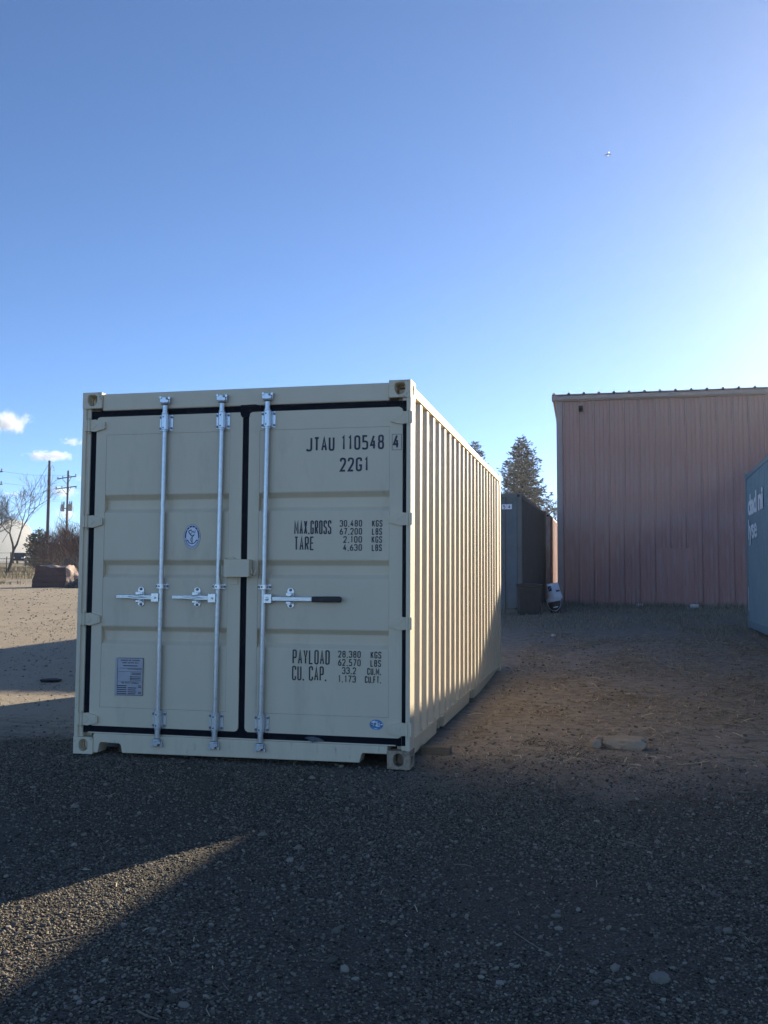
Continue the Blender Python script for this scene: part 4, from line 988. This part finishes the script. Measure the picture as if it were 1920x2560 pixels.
# bare trees and shrubs
M_bark = pbr('grey_bark', (.085, .068, .055), .9, 0, .2, 4)
M_twig = pbr('bare_twigs', (.13, .105, .085), .9, 0, .15, 2)
M_twigr = pbr('reddish_twigs', (.11, .068, .06), .9, 0, .15, 2)
def bare_tree(name, lab, cat, p, h, spread, seed, mtw, stems=1, lean=(0, 0), rad=.10, levels=5, group=None, kids=(2, 3), twig=.012):
    rn = random.Random(seed); tr = MB(); cr = MB()
    def grow(mb_, pos_, d, L_, r, lv):
        pts = [pos_]; n = 3; q = pos_.copy(); dd = d.copy()
        for k in range(n):
            dd = (dd+Vector((rn.gauss(0, .09), rn.gauss(0, .09), rn.gauss(.03, .06)))).normalized(); q = q+dd*L_/n; pts.append(q.copy())
        tgt = tr if lv >= levels-1 else cr
        tgt.tube(pts, [r, r*.9, r*.82, r*.72], 6 if lv >= levels-1 else 3, cap=False)
        if lv <= 0: return
        nk = rn.randint(*kids)+(1 if lv < 3 else 0); a0 = rn.uniform(0, 6.283)
        e1 = dd.cross(Vector((.3, .9, .2))).normalized(); e2 = dd.cross(e1)
        for k in range(nk):
            base = pts[3] if k < 2 else pts[rn.choice((1, 2))]
            an = a0+6.283*k/nk+rn.uniform(-.5, .5); sp = rn.uniform(.40, .80)*spread
            nd = (dd+(e1*math.cos(an)+e2*math.sin(an))*sp+Vector((0, 0, .06))).normalized()
            grow(mb_, base, nd, L_*rn.uniform(.68, .90), max(r*(.66 if k < 2 else .5), twig), lv-1)
    e = thing(name, lab, cat, p, 0, group)
    for s in range(stems):
        d = Vector((lean[0]+(rn.gauss(0, .35) if stems > 1 else 0), lean[1]+(rn.gauss(0, .35) if stems > 1 else 0), 1)).normalized()
        grow(tr, Vector((rn.gauss(0, .25)*(stems > 1), rn.gauss(0, .25)*(stems > 1), -.1)), d, h*.205, rad, levels)
    obj('trunk', tr, M_bark, e, fix=False); obj('crown', cr, mtw, e, fix=False); return e
bare_tree('bare_tree', 'bare leaning tree with a forked trunk in front of the white domed building', 'tree', pos(84, -33.1), 10.6, .88, 12, M_twig, 1, (.34, .1), .15, 7, None, (2, 3), .010)
bare_tree('bare_tree', 'bare tree cut off by the left edge of the photo', 'tree', pos(82, -34.3), 8.6, 1.0, 31, M_twig, 1, (-.15, 0), .13, 7, None, (2, 3), .010)
bare_tree('shrub', 'reddish leafless shrub right behind the sandstone boulder', 'shrub', pos(66, -22.0), 5.6, .9, 5, M_twigr, 3, (0, 0), .035, 4, 'leafless shrubs behind the boulder', (3, 4), .011)
bare_tree('shrub', 'tall leafless shrub next to the corner of the cream container', 'shrub', pos(62, -19.7), 6.2, .8, 9, M_twigr, 4, (.05, 0), .035, 4, 'leafless shrubs behind the boulder', (3, 4), .011)
bare_tree('shrub', 'leafless shrub between the two wooden poles', 'shrub', pos(88, -30.0), 7.2, 1.0, 15, M_twig, 3, (0, 0), .04, 4, 'leafless shrubs behind the boulder', (3, 4), .012)
bare_tree('shrub', 'low brown brush along the fence to the left of the boulder', 'shrub', pos(75, -26.6), 3.4, 1.2, 19, M_twig, 8, (0, 0), .02, 3, 'leafless shrubs behind the boulder', (3, 4), .012)
bare_tree('bare_tree', 'bare tree rising behind the pinkish container by the red building', 'tree', pos(74, 13.6), 8.3, .75, 44, M_twig, 2, (.1, 0), .12, 6, None, (2, 3), .010)
# poles
M_pole = pbr('weathered_pole', (.13, .095, .075), .9, 0, .2, 3, .2, 20, stretch=(4, 4, .4))
M_tf = pbr('grey_transformer', (.36, .38, .40), .5, .2, .06, 4)
M_wire = pbr('dark_wire', (.03, .03, .035), .6)
p1 = pos(85, -30.05); e = thing('utility_pole', 'plain tall wooden pole with a conduit and a guy wire', 'utility pole', p1)
H1 = 11.75-p1.z
obj('pole_shaft', MB().tube([(0, 0, -.2), (0, 0, H1)], [.145, .105], 10), M_pole, e, smooth=True)
obj('conduit', MB().tube([(.17, -.06, 0), (.165, -.06, H1-1.6), (.16, -.06, H1-.9)], .045, 8), pbr('pale_conduit', (.34, .28, .24), .6), e, smooth=True)
obj('service_loop', MB().tube([(.16, -.06, H1-.9), (.22, -.06, H1-.5), (.35, -.06, H1-.45), (.52, -.06, H1-.7), (.55, -.06, H1-.95), (.40, -.06, H1-.85)], .02, 6), M_wire, e)
obj('guy_wire', MB().tube([(-.1, 0, H1-.35), (-5.2, 1.0, H1-7.3)], .016, 5), M_wire, e)
p2 = pos(130, -43.35); e = thing('utility_pole', 'wooden power pole with two crossarms and two grey transformers', 'utility pole', p2)
H2 = 15.95-p2.z; yr = R(18)
obj('pole_shaft', MB().tube([(0, 0, -.2), (0, 0, H2)], [.18, .13], 10), M_pole, e, smooth=True)
cx_ = math.cos(yr); sx_ = math.sin(yr)
for z, a, b in ((H2-.95, -1.55, 1.35), (H2-2.35, -1.75, 1.45)):
    c = obj('crossarm', MB().tube([(a, -.18, z-.18), (b, -.18, z+.15)], .075, 6), M_pole, e)
    for t in (.04, .30, .62, .97):
        x = a+(b-a)*t; zz = z-.18+.33*t; up = 1 if z > H2-2 else (-1 if t > .6 else 1)
        obj('insulator', MB().lathe([(.02, 0), (.02, .10*up), (.07, .12*up), (.07, .26*up), (.03, .30*up)], 8, Matrix.Translation((x, -.18, zz))), M_wire, c)
    obj('arm_brace', MB().tube([(-.85, -.15, z-.10), (-.05, -.12, z-.95)], .035, 5), M_pole, e)
    obj('arm_brace', MB().tube([(.60, -.15, z+.05), (.05, -.12, z-.85)], .035, 5), M_pole, e)
for x, z, rr_ in ((-.62, H2-5.6, .28), (.52, H2-5.55, .33)):
    t_ = obj('transformer', MB().lathe([(rr_*.9, 0), (rr_, .06), (rr_, .84), (rr_*1.04, .86), (rr_*.6, .96)], 14, Matrix.Translation((x, -.12, z))), M_tf, e, smooth=True)
    for k in (-.15, .12, .3): obj('bushing', MB().lathe([(.03, .9), (.06, 1.0), (.05, 1.2), (.02, 1.38)], 6, Matrix.Translation((x+k*.8, -.12, z))), M_wire, t_)
    obj('tank_bracket', MB().box((min(x, 0), -.16, z+.35), (max(x, 0), -.08, z+.45)), M_pole, e)
obj('service_drop', MB().tube([(-.95, -.1, H2-5.0), (-1.05, -.1, H2-6.3), (-.9, -.1, H2-6.6), (-.1, -.1, H2-7.2)], .02, 5), M_wire, e)
obj('service_drop', MB().tube([(.95, -.1, H2-5.0), (.98, -.1, H2-6.1), (.7, -.1, H2-6.6), (.1, -.1, H2-7.0)], .02, 5), M_wire, e)
p3 = pos(120, -49.4); e = thing('utility_pole', 'power pole mostly outside the left edge with its crossarm tips showing', 'utility pole', p3)
H3 = 15.6-p3.z
obj('pole_shaft', MB().tube([(0, 0, -.2), (0, 0, H3)], [.18, .13], 10), M_pole, e, smooth=True)
for z in (H3-1.0, H3-2.6):
    obj('crossarm', MB().box((-1.2, -.18, z-.07), (1.32, -.06, z+.07)), M_pole, e)
    for x in (-1.0, 1.15): obj('insulator', MB().lathe([(.03, .07), (.07, .2), (.07, .36), (.03, .4)], 8, Matrix.Translation((x, -.12, z))), M_wire, e)
def cable(a, b, sag, lab, r=.012):
    P = []
    for k in range(17):
        t = k/16; q = a.lerp(b, t); q.z -= sag*4*t*(1-t); P.append(q)
    return tag(obj('power_line', MB().tube(P, r, 4), M_wire), lab, 'power line', 'overhead lines')
tp2 = Vector((p2.x, p2.y, 0)); tp3 = Vector((p3.x, p3.y, 0)); far_r = pos(190, -30)
for z, zz, lab in ((H2-.6, H3-.7, 'upper overhead line running left from the power pole with crossarms'), (H2-2.0, H3-2.2, 'second overhead line running left from the power pole with crossarms')):
    cable(Vector((p3.x, p3.y, p3.z+zz)), Vector((p2.x, p2.y, p2.z+z)), .35, lab)
for dz, lab in ((-.6, 'upper overhead line going from the power pole behind the cream container'), (-2.0, 'middle overhead line going from the power pole behind the cream container'), (-6.9, 'lower overhead line going from the power pole behind the cream container')):
    cable(Vector((p2.x, p2.y, p2.z+H2+dz)), Vector((far_r.x, far_r.y, p2.z+H2+dz+.5)), 1.2, lab)
# white domed building
M_dome = pbr('white_fabric', (.88, .87, .83), .7, 0, .03, .2)
M_dome.node_tree.nodes['Principled BSDF'].inputs['Transmission Weight'].default_value = 0
_n = M_dome.node_tree; _t = _n.nodes.new('ShaderNodeBsdfTranslucent'); _t.inputs[0].default_value = (.95, .94, .90, 1); _m = _n.nodes.new('ShaderNodeMixShader'); _m.inputs[0].default_value = .65
_n.links.new(_n.nodes['Principled BSDF'].outputs[0], _m.inputs[1]); _n.links.new(_t.outputs[0], _m.inputs[2]); _n.links.new(_m.outputs[0], _n.nodes['Material Output'].inputs['Surface'])
pd = pos(250, -97.6); e = thing('domed_building', 'white round roofed storage building behind the bare trees', 'building', pd, R(38))
RD = 4.9; wl = 16.6-pd.z-RD*.62
arc = [(RD, 0), (RD, wl-1.0)]+[(RD*math.cos(t), wl-1+ (RD*.62+1)*math.sin(t)) for t in [math.pi*k/16 for k in range(1, 16)]]+[(-RD, wl-1.0), (-RD, 0)]
obj('fabric_shell', MB().prism([(a, b) for a, b in arc], 'y', 0, 26), M_dome, e)
for k in range(6):
    rb_ = [(x*1.008, z*1.006) for x, z in arc]; n = len(arc)
    mb = MB(); mb.add([(x, k*5.0+.05, z) for x, z in rb_]+[(x, k*5.0+.4, z) for x, z in rb_], [(i, i+1, n+i+1, n+i) for i in range(n-1)]); obj('shell_rib', mb, M_dome, e)
# evergreen bush and other conifers
def conifer(name, lab, p, h, rad, seed, dense=1.0, base=.08, quad=.34, mt=None, cat='tree', round_=False, group=None):
    rn = random.Random(seed); e = thing(name, lab, cat, p, 0, group)
    obj('trunk', MB().tube([(0, 0, -.2), (0, 0, h*.6), (0, 0, h*.97)], [rad*.07, rad*.045, .02], 8), M_bark, e, fix=False)
    cr = MB(); br = MB(); nl = int(h*3.4)
    for i in range(nl):
        t = base+(1-base)*i/(nl-1); z = h*t
        if round_: prof = math.sin(math.pi*min(1, .12+.86*t))**.6
        else: prof = (1-t)**.68*(.86+.22*math.sin(i*2.1+seed))+.02
        nb = max(5, int(11*dense*(.45+prof)))
        for k in range(nb):
            a = 6.283*k/nb+i*.7+rn.uniform(-.3, .3); L_ = max(.15, rad*prof*rn.uniform(.62, 1.18))
            droop = -.22+.5*t+rn.uniform(-.1, .1) if not round_ else rn.uniform(-.1, .6)
            d = Vector((math.cos(a), math.sin(a), droop)).normalized()
            tip = Vector((0, 0, z))+d*L_+Vector((0, 0, L_*.14)); br.tube([(0, 0, z), tuple(Vector((0, 0, z))+d*L_*.6), tuple(tip)], [.035, .02, .006], 3, cap=False)
            ns = max(4, int(L_/quad*6.5*dense))
            for s in range(ns):
                u = rn.uniform(.15, 1.02)**.8; c = Vector((0, 0, z))+d*L_*u+Vector((rn.gauss(0, .10), rn.gauss(0, .10), L_*.14*u*u+rn.gauss(0, .07)))*(.5+u)
                ds = (d+Vector((rn.gauss(0, .65), rn.gauss(0, .65), rn.gauss(.1, .35)))).normalized()*quad*rn.uniform(.45, 1.0)
                nrm = ds.cross(Vector((rn.gauss(0, 1), rn.gauss(0, 1), rn.gauss(0, 1)))).normalized()*quad*rn.uniform(.08, .17)
                cr.add([c-nrm*.5, c+ds*.5+nrm, c+ds, c+ds*.5-nrm], [(0, 1, 2, 3)])
    obj('branches', br, M_bark, e, fix=False); obj('crown', cr, mt, e, fix=False); return e
M_spr = pbr('spruce_needles', (.022, .032, .022), .95, 0, .2, 1.5, island=.45, spec=.1)
M_jun = pbr('juniper_needles', (.055, .06, .035), .85, 0, .2, 1.5, island=.45)
p = pos(90, 13.05); conifer('spruce_tree', 'dark spruce tree standing behind the old dark container', p, 14.7-p.z, 4.0, 4, 1.5, .03, .46, M_spr)
p = pos(97, 9.3); conifer('spruce_tree', 'spruce tree whose tip shows above the roof line of the cream container', p, 15.2-p.z, 3.4, 9, 1.4, .04, .42, M_spr)
p = pos(112, -40.6); conifer('evergreen_bush', 'dark round evergreen bush right of the white domed building', p, 4.4, 1.35, 6, 1.1, .02, .5, M_jun, 'bush', True)
# rust brown board fence behind the shrubs
M_brown = pbr('brown_boards', (.085, .045, .042), .8, 0, .25, 3)
pf = pos(110, -38.2); e = thing('board_fence', 'rust brown board fence behind the leafless shrubs', 'fence', (0, 0, 0))
for k in range(26):
    a = pos(110, -38.6+k*.30); hh = 2.95+.04*((k*7) % 3)
    c = obj('board', MB().box((-.142, -.02, -.2), (.142, .02+.012*(k % 2), hh)), M_brown, e, loc=a); c.rotation_euler = (0, 0, -yaw)
# wire fence: posts and wires are one thing
M_post = pbr('steel_post', (.045, .05, .045), .7)
e = thing('wire_fence', 'wire stock fence with dark steel posts beyond the yard', 'fence', (0, 0, 0))
pts = [pos(71+k*.35, -28.05-k*(-1.42)+0) for k in range(-3, 7)]
pts = [pos(72, -31.3+k*1.42) for k in range(-1, 9)]
for q in pts: obj('fence_post', MB().prism([(q.x-.035, q.y-.01), (q.x+.035, q.y-.01), (q.x+.035, q.y+.01), (q.x+.01, q.y+.01), (q.x+.01, q.y+.05), (q.x-.01, q.y+.05), (q.x-.01, q.y+.01), (q.x-.035, q.y+.01)], 'z', q.z-.3, q.z+1.5), M_post, e)
for h in (.15, .40, .65, .90, 1.12, 1.35):
    mb = MB()
    mb.tube([(q.x, q.y-.03, q.z+h+.02*math.sin(q.x*3)) for q in pts], .010, 4); obj('fence_wire', mb, M_wire, e)
e = thing('wire_fence', 'second fence line farther back, in front of the white domed building', 'fence', (0, 0, 0))
pts = [pos(118, -52.0+k*1.95) for k in range(-1, 8)]
for q in pts: obj('fence_post', MB().box((q.x-.06, q.y-.06, q.z-.3), (q.x+.06, q.y+.06, q.z+2.0)), M_post, e)
for h in (.6, 1.2, 1.9): obj('fence_wire', MB().tube([(q.x, q.y-.07, q.z+h) for q in pts], .018, 4), M_wire, e)
# parked car
M_car = pbr('dark_car_paint', (.02, .022, .028), .25, .1, .03, 3); M_glass = pbr('car_glass', (.02, .025, .03), .08); M_tyre = pbr('tyre', (.012, .012, .012), .8); M_rim = pbr('alloy_rim', (.5, .5, .52), .3, .8); M_lamp = pbr('white_lamp', (.75, .75, .75), .2)
pc = pos(128, -48.6); pc.z += .55; e = thing('parked_car', 'dark car parked behind the fences by the white domed building', 'car', pc, R(112))
body = [(-2.2, .35), (-2.25, .75), (-2.1, .95), (-1.2, 1.0), (-.65, 1.42), (.75, 1.45), (1.5, 1.02), (2.1, .95), (2.2, .6), (2.15, .35)]
obj('body', MB().prism(body, 'y', -.85, .85), M_car, e, bevel=.08)
for y in (-.86, .855): obj('side_window', MB().prism([(-1.0, 1.03), (-.58, 1.36), (.70, 1.38), (1.25, 1.03)], 'y', y, y+.006), M_glass, e)
obj('windscreen', MB().add([(-1.21, -.75, 1.02), (-1.21, .75, 1.02), (-.69, .68, 1.40), (-.69, -.68, 1.40)], [(0, 1, 2, 3)]), M_glass, e)
for x in (-1.35, 1.35):
    for y in (-.80, .80):
        w_ = obj('wheel', MB().lathe([(.33, -.1), (.33, .1)], 16, Matrix.Translation((x, y, .33)) @ Matrix.Rotation(R(90), 4, 'X')), M_tyre, e)
        obj('rim', MB().lathe([(.2, -.11), (.2, .11)], 12, Matrix.Translation((x, y, .33)) @ Matrix.Rotation(R(90), 4, 'X')), M_rim, w_)
for y in (-.6, .6): obj('headlight', MB().box((-2.27, y-.2, .62), (-2.2, y+.2, .78)), M_lamp, e)

# ------------------------------------------------------------------ airplane
M_air = pbr('aircraft_grey', (.30, .32, .36), .4, .2, .03, 1)
M_glint = pbr('aircraft_white', (.85, .85, .85), .15, .0)
e = thing('airplane', 'tiny airliner high in the blue sky above the red building', 'airplane', (44.08+0, 2988.4, 1341.3))
obj('fuselage', MB().lathe([(.3, -13), (1.3, -11), (1.9, -6), (1.9, 6), (1.4, 10), (.3, 13)], 12, Matrix.Rotation(R(90), 4, 'X') ), M_air, e, smooth=True)
obj('wing', MB().prism([(1.5, 4), (13, -3.5), (13, -5), (1.5, -1)], 'z', -.6, -.2), M_air, e)
obj('wing', MB().prism([(-1.5, 4), (-13, -3.5), (-13, -5), (-1.5, -1)], 'z', -.6, -.2), M_air, e)
obj('tailplane', MB().prism([(-4.5, -12.5), (4.5, -12.5), (1, -9), (-1, -9)], 'z', .5, .8), M_air, e)
obj('tail_fin', MB().prism([(-12.5, .5), (-8.5, .5), (-11.5, 5), (-12.8, 5)], 'x', -.2, .2) , M_air, e)
for x in (-5, 5): obj('engine', MB().lathe([(.8, -1.5), (1, 0), (.8, 2.2)], 10, Matrix.Translation((x, .5, -1.6)) @ Matrix.Rotation(R(90), 4, 'X')), M_air, e)
obj('landing_light', MB().lathe([(.2, -1), (1.1, -.5), (1.1, .5), (.2, 1)], 10, Matrix.Translation((2.6, 9.5, 1.5))), None, e)
le = bpy.data.materials.new('landing_light'); le.use_nodes = True; pb = le.node_tree.nodes['Principled BSDF']; pb.inputs['Emission Color'].default_value = (.8, .93, 1, 1); pb.inputs['Emission Strength'].default_value = 2.0
[o for o in e.children if o.name.startswith('landing_light')][0].data.materials.append(le)
e.rotation_euler = (R(55), R(4), R(-3))

# ------------------------------------------------------------------ clouds (real volumes far away)
def cloud_mat(seed, dens, cover):
    mt = bpy.data.materials.new('cloud_vapour'); mt.use_nodes = True; N = mt.node_tree.nodes; L = mt.node_tree.links
    N.remove(N['Principled BSDF']); v = N.new('ShaderNodeVolumePrincipled'); v.inputs['Color'].default_value = (1, 1, 1, 1); v.inputs['Anisotropy'].default_value = .2
    tc = N.new('ShaderNodeTexCoord'); ln = N.new('ShaderNodeVectorMath'); ln.operation = 'LENGTH'; L.new(tc.outputs['Object'], ln.inputs[0])
    mp = N.new('ShaderNodeMapping'); mp.inputs['Location'].default_value = (seed*3.1, seed, 0); mp.inputs['Scale'].default_value = (2.2, 1.4, .75); L.new(tc.outputs['Object'], mp.inputs[0])
    nz = N.new('ShaderNodeTexNoise'); nz.inputs['Scale'].default_value = 2.1; nz.inputs['Detail'].default_value = 7; nz.inputs['Roughness'].default_value = .66; nz.inputs['Distortion'].default_value = .5; L.new(mp.outputs[0], nz.inputs[0])
    sh = N.new('ShaderNodeMapRange'); sh.inputs[1].default_value = .15; sh.inputs[2].default_value = 1; sh.inputs[3].default_value = cover; sh.inputs[4].default_value = -.42; L.new(ln.outputs['Value'], sh.inputs[0])
    ad = N.new('ShaderNodeMath'); ad.operation = 'ADD'; L.new(nz.outputs[0], ad.inputs[0]); L.new(sh.outputs[0], ad.inputs[1])
    k = N.new('ShaderNodeMapRange'); k.inputs[1].default_value = .44; k.inputs[2].default_value = .70; k.inputs[3].default_value = 0; k.inputs[4].default_value = dens; L.new(ad.outputs[0], k.inputs[0])
    L.new(k.outputs[0], v.inputs['Density']); L.new(v.outputs[0], N['Material Output'].inputs['Volume']); return mt
def cloud(px, py, wd, hh, seed, lab, dens=.04, cover=.06):
    D = 4200; d = fw+rr*((px-960)/2381.8)+uu*((1280-py)/2381.8); c = cam.matrix_world.translation+d*D
    sx, sz = wd/2381.8*D/2, hh/2381.8*D/2
    b = bmesh.new(); bmesh.ops.create_icosphere(b, subdivisions=4, radius=1)
    for q in b.verts:
        if q.co.z < -.35: q.co.z = -.35-(-.35-q.co.z)*.35
    me = bpy.data.meshes.new('cloud'); b.to_mesh(me); b.free()
    o = bpy.data.objects.new('cloud', me); COL.objects.link(o); o.location = c; o.rotation_euler = (0, 0, -yaw); o.scale = (sx*1.15, sx*.5, sz*1.35)
    me.materials.append(cloud_mat(seed, dens, cover))
    return tag(o, lab, 'cloud', 'small clouds low in the left sky')
cloud(20, 1056, 200, 84, 3.3, 'largest white cloud, at the left edge above the others', .05, .14)
cloud(185, 1105, 140, 36, 5.1, 'small flat cloud touching the left side of the cream container')
cloud(122, 1141, 230, 44, 7.7, 'long thin cloud just above the plain pole', .05, .10)
cloud(30, 1235, 110, 20, 9.2, 'faint low cloud behind the bare tree crown', .03)
cloud(160, 1228, 140, 50, 11.4, 'low cloud behind the grey transformers', .05, .10)
cloud(165, 1285, 110, 46, 13.9, 'lowest cloud, beside the shaft of the power pole', .05, .10)
cloud(198, 1195, 60, 22, 15.5, 'small cloud right of the lower crossarm')

# ------------------------------------------------------------------ haze: thin even volume added to stand in for lens glare
hz = obj('haze', MB().box((-540, -80, -1.6), (440, 660, 19.2)), None); hz['kind'] = 'stuff'; hz['label'] = 'thin haze volume added over the yard to stand in for sun glare'
hm = bpy.data.materials.new('haze'); hm.use_nodes = True; hn = hm.node_tree; hn.nodes.remove(hn.nodes['Principled BSDF'])
hv = hn.nodes.new('ShaderNodeVolumePrincipled'); hv.inputs['Color'].default_value = (.95, .97, 1, 1); hv.inputs['Density'].default_value = .0004; hv.inputs['Anisotropy'].default_value = .76
hn.links.new(hv.outputs[0], hn.nodes['Material Output'].inputs['Volume']); hz.data.materials.append(hm)
